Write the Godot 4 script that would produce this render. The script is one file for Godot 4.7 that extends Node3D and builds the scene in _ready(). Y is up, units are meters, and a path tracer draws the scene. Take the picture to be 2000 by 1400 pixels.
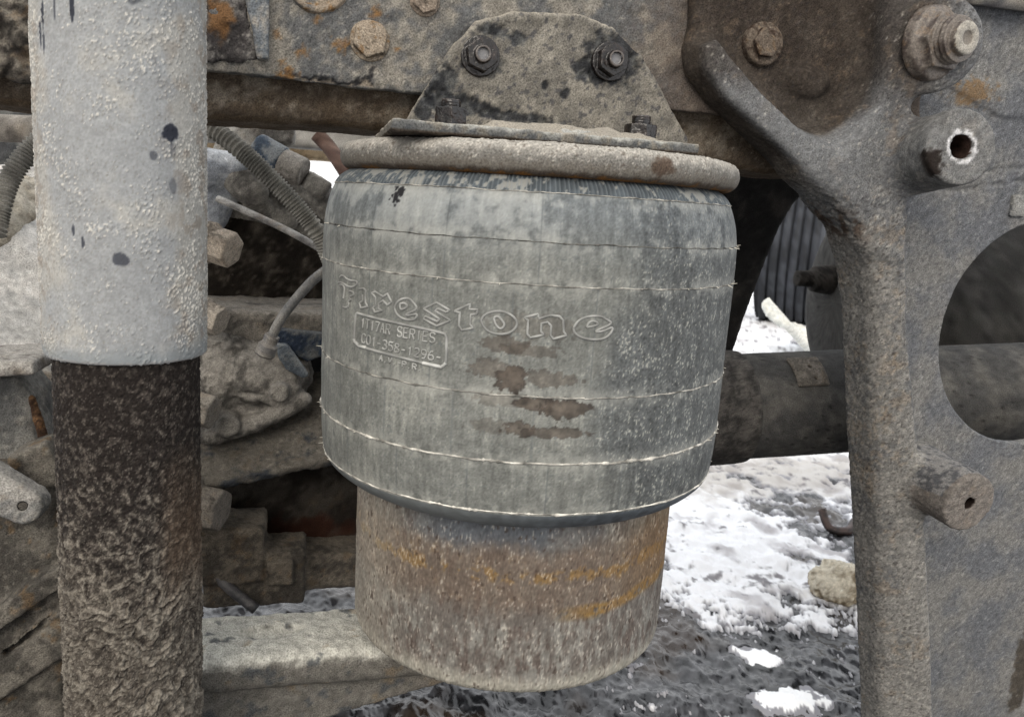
extends Node3D
# An air spring on a muddy lorry chassis. Metres, y up; x runs along the frame rail, z points out from the vehicle. The origin is on the spring's axis at its bead plate.

static var N := FastNoiseLite.new()      # four octaves
static var M := FastNoiseLite.new()      # one octave
static var W := FastNoiseLite.new()      # cells
static var NONE: Callable
var jobs: Array = []
var mats := {}
const GROUND := -0.66

# ------------------------------------------------------------------ small helpers
static func fb(p: Vector3, s: float) -> float:
	return N.get_noise_3dv(p * s)

static func mo(p: Vector3, s: float) -> float:
	return M.get_noise_3dv(p * s)

static func ss(a: float, b: float, x: float) -> float:
	return smoothstep(a, b, x)

static func smin(a: float, b: float, k: float) -> float:
	var h := maxf(k - absf(a - b), 0.0) / k
	return minf(a, b) - h * h * k * 0.25

static func sd_poly(q: Vector2, v: PackedVector2Array) -> float:
	var n := v.size()
	var d := (q - v[0]).length_squared()
	var s := 1.0
	var j := n - 1
	for i in n:
		var a := v[i]
		var e := v[j] - a
		var w := q - a
		var b := w - e * clampf(w.dot(e) / e.dot(e), 0.0, 1.0)
		d = minf(d, b.length_squared())
		var c1 := q.y >= a.y
		var c2 := q.y < v[j].y
		var c3 := e.x * w.y > e.y * w.x
		if (c1 and c2 and c3) or not (c1 or c2 or c3):
			s = -s
		j = i
	return s * sqrt(d)

static func extrude(d2: float, dz: float, r: float) -> float:
	var x := d2 + r
	var y := dz + r
	return minf(maxf(x, y), 0.0) + Vector2(maxf(x, 0.0), maxf(y, 0.0)).length() - r

static func prism(p: Vector3, v: PackedVector2Array, z0: float, z1: float, r: float) -> float:
	return extrude(sd_poly(Vector2(p.x, p.y), v), absf(p.z - (z0 + z1) * 0.5) - (z1 - z0) * 0.5, r)

static func sd_box(p: Vector3, c: Vector3, b: Vector3, r: float) -> float:
	var q := (p - c).abs() - b + Vector3(r, r, r)
	return q.max(Vector3.ZERO).length() + minf(maxf(q.x, maxf(q.y, q.z)), 0.0) - r

static func sd_cap(p: Vector3, a: Vector3, b: Vector3, ra: float, rb: float) -> float:
	var ab := b - a
	var t := clampf((p - a).dot(ab) / ab.length_squared(), 0.0, 1.0)
	return (p - a - ab * t).length() - lerpf(ra, rb, t)

static func sd_cyl(p: Vector3, a: Vector3, b: Vector3, ra: float, rb: float, r: float) -> float:
	var ab := b - a
	var l := ab.length()
	var u := ab / l
	var t := (p - a).dot(u)
	var rad := (p - a - u * t).length()
	return extrude(rad - lerpf(ra, rb, clampf(t / l, 0.0, 1.0)), absf(t - l * 0.5) - l * 0.5, r)

static func sd_ell(p: Vector3, c: Vector3, r: Vector3) -> float:
	var k0 := ((p - c) / r).length()
	var k1 := ((p - c) / (r * r)).length()
	return k0 * (k0 - 1.0) / maxf(k1, 1e-6)

static func sd_hex(p: Vector3, r: float, h: float) -> float:   # axis y, from 0 to h, r = half the width over the corners
	var q := Vector2(absf(p.x), absf(p.z))
	var k := Vector2(-0.8660254, 0.5)
	q -= 2.0 * minf(k.dot(q), 0.0) * k
	var ap := r * 0.866
	var d := maxf(q.x * 0.8660254 + q.y * 0.5, q.y) - ap
	d = maxf(d, q.y - ap)
	var e := maxf(d, absf(p.y - h * 0.5) - h * 0.5)
	var rad := Vector2(p.x, p.z).length()
	return maxf(e, rad * 0.5 + maxf(p.y - h * 0.5, 0.0) * 0.85 - (r * 0.47 + h * 0.42))

static func frame_of(dir: Vector3) -> Basis:                    # a basis whose y axis is dir
	var y := dir.normalized()
	var x := y.cross(Vector3(0, 0, 1) if absf(y.z) < 0.9 else Vector3(0, 1, 0)).normalized()
	return Basis(x, y, x.cross(y))

static func grey(v: float) -> Color:
	return Color(v, v, v)

# ------------------------------------------------------------------ objects
func tag(o: Node, label: String, category := "", group := "", kind := "") -> Node:
	if label: o.set_meta("label", label)
	if category: o.set_meta("category", category)
	if group: o.set_meta("group", group)
	if kind: o.set_meta("kind", kind)
	return o

func numbered(called: String, parent: Node) -> String:
	if not parent.has_node(called):
		return called
	var k := 1
	while parent.has_node("%s_%03d" % [called, k]):
		k += 1
	return "%s_%03d" % [called, k]

func thing(called: String, label: String, category: String, at := Vector3.ZERO, group := "") -> Node3D:
	var o := Node3D.new()
	o.name = numbered(called, self)
	add_child(o, true)
	o.position = at
	tag(o, label, category, group)
	return o

func part(parent: Node, called: String, mesh: Mesh, mat: Material) -> MeshInstance3D:
	var o := MeshInstance3D.new()
	o.name = numbered(called, parent)
	parent.add_child(o, true)
	o.mesh = mesh
	if mat: o.material_override = mat
	return o

# a part whose mesh is the surface of a distance field; it is meshed by finish()
func carve(parent: Node, called: String, mat: Material, lo: Vector3, hi: Vector3, h: float, f: Callable, disp: Callable, col: Callable) -> MeshInstance3D:
	var o := part(parent, called, null, mat)
	jobs.append([o, mat, func(): return surface_net(f, lo, hi, h, disp, col)])
	return o

func turned(parent: Node, called: String, mat: Material, prof: PackedVector2Array, dv: float, a0: float, a1: float, du: float, disp: Callable, col: Callable) -> MeshInstance3D:
	var o := part(parent, called, null, mat)
	jobs.append([o, mat, func(): return lathe(prof, dv, a0, a1, du, disp, col)])
	return o

func finish() -> void:
	var got := []
	got.resize(jobs.size())
	var run := func(i: int): got[i] = jobs[i][2].call()
	var id := WorkerThreadPool.add_group_task(run, jobs.size(), -1, true)
	WorkerThreadPool.wait_for_group_task_completion(id)
	for i in jobs.size():
		var m := ArrayMesh.new()
		if got[i].is_empty() or got[i][Mesh.ARRAY_VERTEX].size() == 0:
			print("EMPTY ", jobs[i][0].name)
			continue
		m.add_surface_from_arrays(Mesh.PRIMITIVE_TRIANGLES, got[i])
		jobs[i][0].mesh = m

static func arrays(pos: PackedVector3Array, nor: PackedVector3Array, col: PackedColorArray, idx: PackedInt32Array) -> Array:
	var a := []
	a.resize(Mesh.ARRAY_MAX)
	a[Mesh.ARRAY_VERTEX] = pos
	a[Mesh.ARRAY_NORMAL] = nor
	a[Mesh.ARRAY_COLOR] = col
	a[Mesh.ARRAY_INDEX] = idx
	return a

static func vertex_normals(pos: PackedVector3Array, idx: PackedInt32Array) -> PackedVector3Array:
	var nor := PackedVector3Array()
	nor.resize(pos.size())
	for t in range(0, idx.size(), 3):
		var a := idx[t]
		var b := idx[t + 1]
		var c := idx[t + 2]
		var n := (pos[c] - pos[a]).cross(pos[b] - pos[a])
		nor[a] += n
		nor[b] += n
		nor[c] += n
	for i in nor.size():
		nor[i] = nor[i].normalized()
	return nor

# disp(p, n) -> metres along the normal; col(p, n, d) -> sRGB colour
static func dress(pos: PackedVector3Array, idx: PackedInt32Array, disp: Callable, col: Callable) -> Array:
	var nor := vertex_normals(pos, idx)
	var cols := PackedColorArray()
	cols.resize(pos.size())
	var moved := disp.is_valid()
	var ds := PackedFloat32Array()
	ds.resize(pos.size())
	if moved:
		for i in pos.size():
			var d: float = disp.call(pos[i], nor[i])
			ds[i] = d
			pos[i] += nor[i] * d
		var n2 := vertex_normals(pos, idx)
		for i in pos.size():
			cols[i] = col.call(pos[i], nor[i], ds[i])
		nor = n2
	else:
		for i in pos.size():
			cols[i] = col.call(pos[i], nor[i], 0.0)
	return arrays(pos, nor, cols, idx)

static func surface_net(f: Callable, lo: Vector3, hi: Vector3, h: float, disp: Callable, col: Callable) -> Array:
	var nx := (int(ceil((hi.x - lo.x) / h)) / 16 + 1) * 16
	var ny := (int(ceil((hi.y - lo.y) / h)) / 16 + 1) * 16
	var nz := (int(ceil((hi.z - lo.z) / h)) / 16 + 1) * 16
	var sx := 1
	var sy := nx + 1
	var sz := (nx + 1) * (ny + 1)
	var val := PackedFloat32Array()
	val.resize(sz * (nz + 1))
	val.fill(1e9)
	var blocks := PackedInt32Array()
	var far16 := 16.0 * h * 0.866 * 1.25 + h
	var far4 := 4.0 * h * 0.866 * 1.25 + h * 0.5
	for bz in range(0, nz, 16):
		for by in range(0, ny, 16):
			for bx in range(0, nx, 16):
				var d: float = f.call(lo + Vector3(bx + 8, by + 8, bz + 8) * h)
				if absf(d) > far16: continue
				for cz in range(bz, bz + 16, 4):
					for cy in range(by, by + 16, 4):
						for cx in range(bx, bx + 16, 4):
							d = f.call(lo + Vector3(cx + 2, cy + 2, cz + 2) * h)
							if absf(d) > far4: continue
							blocks.append(cx); blocks.append(cy); blocks.append(cz)
							for z in range(cz, cz + 5):
								for y in range(cy, cy + 5):
									var at := z * sz + y * sy + cx
									for x in range(cx, cx + 5):
										if val[at] > 1e8:
											val[at] = f.call(lo + Vector3(x, y, z) * h)
										at += 1
	var cell := PackedInt32Array()
	cell.resize(val.size())
	cell.fill(-1)
	var pos := PackedVector3Array()
	var where := PackedInt32Array()
	for b in range(0, blocks.size(), 3):
		for z in range(blocks[b + 2], blocks[b + 2] + 4):
			for y in range(blocks[b + 1], blocks[b + 1] + 4):
				var at := z * sz + y * sy + blocks[b]
				for x in range(blocks[b], blocks[b] + 4):
					var v0 := val[at]; var v1 := val[at + sx]; var v2 := val[at + sy]; var v3 := val[at + sx + sy]
					var v4 := val[at + sz]; var v5 := val[at + sx + sz]; var v6 := val[at + sy + sz]; var v7 := val[at + sx + sy + sz]
					var inside := int(v0 < 0) + int(v1 < 0) + int(v2 < 0) + int(v3 < 0) + int(v4 < 0) + int(v5 < 0) + int(v6 < 0) + int(v7 < 0)
					if inside > 0 and inside < 8:
						var s := Vector3.ZERO
						var n := 0
						if (v0 < 0) != (v1 < 0): s += Vector3(v0 / (v0 - v1), 0, 0); n += 1
						if (v2 < 0) != (v3 < 0): s += Vector3(v2 / (v2 - v3), 1, 0); n += 1
						if (v4 < 0) != (v5 < 0): s += Vector3(v4 / (v4 - v5), 0, 1); n += 1
						if (v6 < 0) != (v7 < 0): s += Vector3(v6 / (v6 - v7), 1, 1); n += 1
						if (v0 < 0) != (v2 < 0): s += Vector3(0, v0 / (v0 - v2), 0); n += 1
						if (v1 < 0) != (v3 < 0): s += Vector3(1, v1 / (v1 - v3), 0); n += 1
						if (v4 < 0) != (v6 < 0): s += Vector3(0, v4 / (v4 - v6), 1); n += 1
						if (v5 < 0) != (v7 < 0): s += Vector3(1, v5 / (v5 - v7), 1); n += 1
						if (v0 < 0) != (v4 < 0): s += Vector3(0, 0, v0 / (v0 - v4)); n += 1
						if (v1 < 0) != (v5 < 0): s += Vector3(1, 0, v1 / (v1 - v5)); n += 1
						if (v2 < 0) != (v6 < 0): s += Vector3(0, 1, v2 / (v2 - v6)); n += 1
						if (v3 < 0) != (v7 < 0): s += Vector3(1, 1, v3 / (v3 - v7)); n += 1
						cell[at] = pos.size()
						pos.append(lo + (Vector3(x, y, z) + s / n) * h)
						where.append(at)
					at += 1
	var idx := PackedInt32Array()
	for i in where.size():
		var at := where[i]
		var neg := val[at] < 0
		for axis in 3:
			var a := sx if axis == 0 else sy if axis == 1 else sz
			var u := sy if axis == 0 else sz if axis == 1 else sx
			var w := sz if axis == 0 else sx if axis == 1 else sy
			if (val[at + a] < 0) == neg or at - u - w < 0: continue
			var p := cell[at]; var q := cell[at - u]; var r := cell[at - u - w]; var t := cell[at - w]
			if q < 0 or r < 0 or t < 0: continue
			if neg:
				idx.append_array(PackedInt32Array([p, r, q, p, t, r]))
			else:
				idx.append_array(PackedInt32Array([p, q, r, p, r, t]))
	return dress(pos, idx, disp, col)

# a grid of nu x nv points; the last column joins the first when closed
static func grid_index(nu: int, nv: int, closed: bool, flip := false) -> PackedInt32Array:
	var idx := PackedInt32Array()
	for j in nv - 1:
		for i in (nu if closed else nu - 1):
			var a := j * nu + i
			var b := j * nu + (i + 1) % nu
			var c := a + nu
			var d := b + nu
			if flip: idx.append_array(PackedInt32Array([a, c, b, b, c, d]))
			else: idx.append_array(PackedInt32Array([a, b, c, b, d, c]))
	return idx

static func resample(prof: PackedVector2Array, dv: float) -> PackedVector2Array:
	var out := PackedVector2Array([prof[0]])
	for i in prof.size() - 1:
		var p0 := prof[maxi(i - 1, 0)]
		var p1 := prof[i]
		var p2 := prof[i + 1]
		var p3 := prof[mini(i + 2, prof.size() - 1)]
		var n := maxi(1, int(round(p1.distance_to(p2) / dv)))
		var l := p1.distance_to(p2)
		var go := (p2 - p1).normalized()
		var t1 := (p2 - p0).normalized() * l if i > 0 and (p1 - p0).normalized().dot(go) > 0.55 else p2 - p1
		var t2 := (p3 - p1).normalized() * l if i + 2 < prof.size() and (p3 - p2).normalized().dot(go) > 0.55 else p2 - p1
		for k in n:
			var t := float(k + 1) / n
			var t_2 := t * t
			var t_3 := t_2 * t
			out.append(p1 * (2 * t_3 - 3 * t_2 + 1) + t1 * (t_3 - 2 * t_2 + t) + p2 * (-2 * t_3 + 3 * t_2) + t2 * (t_3 - t_2))
	return out

static func angles(a0: float, a1: float, du: float) -> PackedFloat32Array:
	var out := PackedFloat32Array()
	var n := int(ceil((a1 - a0) / du))
	for i in n: out.append(a0 + (a1 - a0) * i / n)
	var rest := TAU - (a1 - a0)
	var m := int(ceil(rest / maxf(du, 0.08)))
	if rest > 0.001:
		for i in m: out.append(a1 + rest * i / m)
	return out

# profile points are (radius, y), listed from the top down on the outside
static func lathe(prof: PackedVector2Array, dv: float, a0: float, a1: float, du: float, disp: Callable, col: Callable) -> Array:
	var pr := resample(prof, dv)
	var an := angles(a0, a1, du)
	var pos := PackedVector3Array()
	for p in pr:
		for a in an:
			pos.append(Vector3(sin(a) * p.x, p.y, cos(a) * p.x))
	return dress(pos, grid_index(an.size(), pr.size(), true), disp, col)

static func tube_arrays(path: PackedVector3Array, rad: Callable, sides: int, col: Callable) -> Array:
	var pos := PackedVector3Array()
	var n := path.size()
	var up := Vector3(0.31, 0.9, 0.17).normalized()
	for i in n:
		var t := (path[mini(i + 1, n - 1)] - path[maxi(i - 1, 0)]).normalized()
		var x := (up - t * up.dot(t)).normalized()
		up = x
		var y := t.cross(x)
		for k in sides:
			var a := TAU * k / sides
			pos.append(path[i] + (x * cos(a) + y * sin(a)) * float(rad.call(i)))
	var idx := grid_index(sides, n, true, true)
	var c0 := pos.size()
	pos.append(path[0]); pos.append(path[n - 1])
	for k in sides:
		var k2 := (k + 1) % sides
		idx.append_array(PackedInt32Array([c0, k, k2, c0 + 1, (n - 1) * sides + k2, (n - 1) * sides + k]))
	return dress(pos, idx, NONE, col)

static func spline(pts: PackedVector3Array, step: float) -> PackedVector3Array:
	var c := Curve3D.new()
	c.bake_interval = step
	for i in pts.size():
		var t := (pts[mini(i + 1, pts.size() - 1)] - pts[maxi(i - 1, 0)]) / 6.0
		c.add_point(pts[i], -t, t)
	return c.get_baked_points()

func pipe_run(parent: Node, called: String, mat: Material, pts: PackedVector3Array, step: float, rad: Callable, sides: int, col: Callable) -> MeshInstance3D:
	var o := part(parent, called, null, mat)
	jobs.append([o, mat, func(): return tube_arrays(spline(pts, step), rad, sides, col)])
	return o

# ------------------------------------------------------------------ surfaces
func make_mat(rough: float, grain: float, relief: float, spec := 0.4, scale := 9.0) -> StandardMaterial3D:
	var m := StandardMaterial3D.new()
	m.vertex_color_use_as_albedo = true
	m.vertex_color_is_srgb = true
	m.roughness = rough
	m.metallic_specular = spec
	m.uv1_triplanar = true
	m.uv1_scale = Vector3.ONE * scale
	if grain > 0.0:
		m.albedo_texture = mats["grain"]
	if relief > 0.0:
		m.heightmap_enabled = true
		m.heightmap_texture = mats["height"]
		m.heightmap_scale = relief
	return m

func make_textures() -> void:
	var n := FastNoiseLite.new()
	n.seed = 31
	n.noise_type = FastNoiseLite.TYPE_SIMPLEX_SMOOTH
	n.frequency = 0.13
	n.fractal_octaves = 4
	n.fractal_gain = 0.62
	var g := Gradient.new()
	g.offsets = PackedFloat32Array([0.0, 0.27, 0.33, 0.60, 0.655, 1.0])
	g.colors = PackedColorArray([grey(0.55), grey(0.66), grey(0.84), grey(0.90), grey(1.0), grey(1.0)])
	var t := NoiseTexture2D.new()
	t.width = 512; t.height = 512; t.seamless = true; t.noise = n; t.color_ramp = g
	mats["grain"] = t
	var n2: FastNoiseLite = n.duplicate()
	n2.seed = 77
	n2.frequency = 0.12
	var t2 := NoiseTexture2D.new()
	t2.width = 512; t2.height = 512; t2.seamless = true; t2.noise = n2
	mats["height"] = t2

# dirt over a base colour. k = [dust bias, dust strength, fleck amount, rust amount, coarse scale, seed]
static func grime(p: Vector3, n: Vector3, base: Color, dust: Color, k: Array) -> Color:
	var sc: float = k[4]
	var o := Vector3(k[5], k[5] * 1.7, -k[5])
	var q := p + o
	var a := fb(q, sc)
	var b := fb(q, sc * 5.0)
	var t := ss(-0.28, 0.30, a + 0.45 * b + 0.35 * maxf(n.y, -0.5) + float(k[0])) * float(k[1])
	var c := base.lerp(dust, t)
	var fine := 1.0 + 0.12 * mo(q, 560.0) + 0.10 * mo(q, 1000.0) + 0.13 * b + 0.10 * a
	c = Color(c.r * fine, c.g * fine, c.b * fine)
	if k[3] > 0.0:
		var r := ss(0.26, 0.42, fb(q + Vector3(3, 1, 2), sc * 1.3) + 0.35 * b) * float(k[3])
		c = c.lerp(Color(0.40, 0.31, 0.22).lerp(Color(0.47, 0.34, 0.20), ss(-0.2, 0.4, mo(q, 260.0))), r)
	if k[2] > 0.0:
		c = c.lerp(Color(0.74, 0.72, 0.67), ss(0.58, 0.80, mo(q, 620.0) + 0.35 * b) * float(k[2]))
	return c

static func grimy(base: Color, dust: Color, k: Array) -> Callable:
	return func(p: Vector3, n: Vector3, _d: float) -> Color: return grime(p, n, base, dust, k)

static func rough_by(amp: float, scale: float, fine: float) -> Callable:
	return func(p: Vector3, _n: Vector3) -> float: return 0.7 * amp * fb(p, scale * 0.8) + 0.6 * fine * mo(p, 520.0)

# a noisy ellipse: 1 inside, 0 outside
static func blot(x: float, y: float, cx: float, cy: float, rx: float, ry: float, ragged: float, soft := 0.25) -> float:
	var d := Vector2((x - cx) / rx, (y - cy) / ry).length()
	return 1.0 - ss(1.0 - soft, 1.0 + soft, d + ragged)

# ------------------------------------------------------------------ the place
func _ready() -> void:
	var cam := Camera3D.new()
	cam.name = "camera"
	add_child(cam)
	cam.position = Vector3(-0.1499, -0.0203, 0.5704)
	cam.rotation_order = EULER_ORDER_YXZ
	cam.rotation_degrees = Vector3(-11, -14, 3.5)
	var lens := CameraAttributesPhysical.new()
	lens.frustum_focal_length = 26.57
	lens.exposure_aperture = 20.0
	lens.frustum_focus_distance = 0.53
	lens.frustum_near = 0.02
	lens.frustum_far = 400.0
	cam.attributes = lens
	cam.fov = 48.6
	cam.near = 0.02
	cam.far = 400.0
	cam.current = true
	var we := WorldEnvironment.new()
	we.name = "world"
	var env := Environment.new()
	env.background_mode = Environment.BG_SKY
	var sm := ProceduralSkyMaterial.new()
	sm.sky_top_color = Color(0.93, 0.94, 0.955)
	sm.sky_horizon_color = Color(0.95, 0.95, 0.955)
	sm.ground_bottom_color = Color(0.35, 0.35, 0.36)
	sm.ground_horizon_color = Color(0.8, 0.8, 0.82)
	sm.sky_curve = 0.2
	sm.sky_energy_multiplier = 1.0
	env.sky = Sky.new()
	env.sky.sky_material = sm
	env.tonemap_mode = Environment.TONE_MAPPER_LINEAR
	env.tonemap_exposure = 1.95
	env.sdfgi_enabled = true
	env.ssao_enabled = true
	env.ssil_enabled = true
	we.environment = env
	add_child(we)
	var sun := DirectionalLight3D.new()
	sun.name = "overcast_sun"
	sun.light_energy = 0.5
	sun.light_angular_distance = 40.0
	sun.light_color = Color(1.0, 0.97, 0.93)
	sun.shadow_enabled = true
	add_child(sun)
	sun.look_at_from_position(Vector3(-1.2, 1.9, 2.6), Vector3.ZERO)

	N.seed = 5; N.noise_type = FastNoiseLite.TYPE_SIMPLEX_SMOOTH; N.frequency = 1.0; N.fractal_octaves = 4; N.fractal_gain = 0.55
	M.seed = 9; M.noise_type = FastNoiseLite.TYPE_SIMPLEX_SMOOTH; M.frequency = 1.0; M.fractal_type = FastNoiseLite.FRACTAL_NONE
	W.seed = 3; W.noise_type = FastNoiseLite.TYPE_CELLULAR; W.frequency = 1.0
	make_textures()
	mats["dust"] = make_mat(0.95, 1.0, 0.035, 0.25)
	mats["film"] = make_mat(0.95, 1.0, 0.008, 0.25)
	mats["rubber"] = make_mat(0.72, 0.0, 0.0, 0.4)
	mats["plain"] = make_mat(0.85, 0.0, 0.0, 0.3)
	mats["oily"] = make_mat(0.3, 0.0, 0.02, 0.5)
	mats["wet"] = make_mat(0.24, 0.0, 0.0, 0.5)
	mats["metal"] = make_mat(0.55, 1.0, 0.02, 0.5)

	build_ground()
	build_rail()
	build_plate()
	build_spring()
	build_bracket()
	build_hanger()
	build_shock()
	build_beam()
	build_pipe_and_tank()
	build_axle_side()
	build_left_side()
	build_far()
	finish()

# ------------------------------------------------------------------ ground
func build_ground() -> void:
	var o := part(self, "ground", null, mats["wet"])
	tag(o, "", "", "", "structure")
	jobs.append([o, mats["wet"], ground_arrays])
	var sn := part(self, "snow", null, mats["plain"])
	tag(sn, "thin dirty snow and slush lying in patches over the wet mud", "snow", "", "stuff")
	jobs.append([sn, mats["plain"], snow_arrays])

static func snow_at(x: float, z: float) -> float:       # 0 dark slush, 1 clean snow
	var p := Vector3(x, 0.0, z)
	var dist := Vector2(x + 0.15, z - 0.57).length()
	var vein := 0.35 - absf(fb(p + Vector3(3, 0, 1), 6.5)) * 1.9
	var t := 0.30 * fb(p, 2.6) + 0.40 * fb(p, 13.0) + 0.50 * fb(p + Vector3(7, 0, 7) + 0.03 * Vector3(fb(p, 20.0), 0, fb(p, 23.0)), 36.0) * (1.3 - ss(1.2, 2.0, dist)) + 0.16 * mo(p, 130.0) * (1.0 - ss(1.2, 1.8, dist)) + 0.45 * vein * ss(1.15, 1.4, dist)
	t += lerpf(-0.34, 0.50, ss(1.05, 2.1, dist))
	t += 0.55 * blot(x, z, Vector3(0.6109, -0.6600, -0.8261).x, Vector3(0.6109, -0.6600, -0.8261).z, 0.22, 0.26, 0.7 * fb(p, 9.0), 0.5)
	t += 0.35 * blot(x, z, Vector3(0.5391, -0.6600, -0.5633).x, Vector3(0.5391, -0.6600, -0.5633).z, 0.13, 0.10, 0.8 * fb(p, 14.0), 0.5)
	t -= 0.5 * blot(x, z, Vector3(-0.1622, -0.6600, -0.6732).x, Vector3(-0.1622, -0.6600, -0.6732).z, 0.5, 0.5, 0.4 * fb(p, 6.0), 0.4)
	t -= 0.35 * blot(x, z, Vector3(0.8856, -0.6600, -0.8829).x, Vector3(0.8856, -0.6600, -0.8829).z, 0.22, 0.16, 0.8 * fb(p, 8.0), 0.5)
	t -= 0.25 * blot(x, z, Vector3(0.9661, -0.6600, -1.1430).x, Vector3(0.9661, -0.6600, -1.1430).z, 0.35, 0.14, 0.6 * fb(p, 8.0), 0.5)
	return ss(-0.14, 0.22, t)

# clear melt patches: above 0 inside, with the depth of the thaw rim round them
static func melt_at(x: float, z: float) -> float:
	var p := Vector3(x, 0.0, z)
	var w := 0.9 * fb(p, 15.0) + 0.25 * fb(p, 60.0)
	var a := 1.0 - Vector2((x - Vector3(0.4943, -0.6600, -0.3831).x) / 0.030, (z - Vector3(0.4943, -0.6600, -0.3831).z) / 0.026).length() + w
	a = maxf(a, 1.0 - Vector2((x - Vector3(0.4840, -0.6600, -0.2782).x) / 0.045, (z - Vector3(0.4840, -0.6600, -0.2782).z) / 0.034).length() + w)
	return a

static func lie_of(x: float, z: float) -> float:
	var p := Vector3(x, 0, z)
	return GROUND + 0.014 * fb(p, 12.0) + 0.0030 * fb(p + Vector3(5, 0, 2), 34.0) + 0.0006 * mo(p, 150.0)

static func rings_and_angles() -> Array:
	var rs := PackedFloat32Array()
	var r := 0.12
	while r < 160.0:
		rs.append(r)
		r *= 1.0036 if r > 0.75 and r < 2.6 else 1.02 if r < 12.0 else 1.12
	var an := PackedFloat32Array()
	var t := -0.55                                    # angle from -z towards +x
	while t < TAU - 0.55:
		an.append(t)
		t += 0.0019 if t < 1.0 else 0.06
	return [rs, an]

static func ground_arrays() -> Array:                 # the wet mud
	var ra := rings_and_angles()
	var pos := PackedVector3Array()
	var cols := PackedColorArray()
	for q in ra[0]:
		for a in ra[1]:
			var x: float = -0.15 + sin(a) * q
			var z: float = 0.57 - cos(a) * q
			var p := Vector3(x, 0, z)
			var melt := melt_at(x, z) if q < 1.6 else -9.0
			var y := lie_of(x, z)
			if melt > -0.6: y = lerpf(y, GROUND - 0.004, ss(-0.5, 0.0, melt))
			pos.append(Vector3(x, y, z))
			var fine := fb(p + Vector3(5, 0, 2), 42.0)
			var c := Color(0.125, 0.127, 0.137).lerp(Color(0.27, 0.273, 0.285), ss(-0.25, 0.4, fine + 0.4 * fb(p, 9.0)))
			c = c.lerp(Color(0.215, 0.175, 0.14), 0.7 * ss(0.05, 0.4, fb(p, 4.0)))
			var bw := blot(x, z, Vector3(0.3915, -0.6600, -0.4658).x, Vector3(0.3915, -0.6600, -0.4658).z, 0.035, 0.055, 0.8 * fb(p, 18.0), 0.2)
			c = c.lerp(Color(0.17, 0.13, 0.10), bw)
			if melt > -0.6: c = c.lerp(Color(0.06, 0.065, 0.06), 0.8 * ss(-0.45, -0.15, melt))
			cols.append(c)
	var idx := grid_index(ra[1].size(), ra[0].size(), true, true)
	return arrays(pos, vertex_normals(pos, idx), cols, idx)

static func snow_arrays() -> Array:                   # snow and slush lying on it, thinning to nothing at its edges
	var ra := rings_and_angles()
	var nu: int = ra[1].size()
	var pos := PackedVector3Array()
	var cols := PackedColorArray()
	var lies := PackedByteArray()
	for q in ra[0]:
		for a in ra[1]:
			var x: float = -0.15 + sin(a) * q
			var z: float = 0.57 - cos(a) * q
			var p := Vector3(x, 0, z)
			var s := snow_at(x, z)
			var melt := melt_at(x, z) if q < 1.6 else -9.0
			var thick := 0.0080 * (s - 0.24) + 0.0016 * fb(p + Vector3(2, 0, 8), 60.0)
			if melt > -0.6:
				thick = maxf(thick * ss(-0.1, -0.5, melt) - 0.004 * ss(-0.5, -0.2, melt), 0.006 * melt)
			pos.append(Vector3(x, lie_of(x, z) + thick, z))
			lies.append(1 if thick > -0.002 else 0)
			var snow := Color(0.90, 0.905, 0.915).lerp(Color(0.66, 0.65, 0.66), 0.9 * ss(0.05, 0.45, fb(p + Vector3(9, 0, 9), 7.0)))
			snow = snow.lerp(Color(0.62, 0.595, 0.565), 0.6 * blot(x, z, Vector3(0.9661, -0.6600, -1.1430).x, Vector3(0.9661, -0.6600, -1.1430).z, 0.45, 0.16, 0.6 * fb(p, 22.0), 0.5))
			snow = snow.lerp(Color(0.36, 0.35, 0.36), 0.75 * ss(0.34, 0.66, fb(p + Vector3(0, 5, 0), 26.0) + 0.75 * fb(p, 6.0)))
			snow = snow.lerp(Color(0.50, 0.50, 0.52), 0.85 * ss(0.95, 0.35, s + 0.25 * fb(p, 70.0)))
			if melt > -0.02: snow = Color(0.95, 0.955, 0.96)
			cols.append(snow)
	var idx := PackedInt32Array()
	for j in ra[0].size() - 1:
		for i in nu:
			var a: int = j * nu + i
			var b: int = j * nu + (i + 1) % nu
			if lies[a] + lies[b] + lies[a + nu] + lies[b + nu] > 0:
				idx.append_array(PackedInt32Array([a, a + nu, b, b, a + nu, b + nu]))
	return arrays(pos, vertex_normals(pos, idx), cols, idx)

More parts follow.
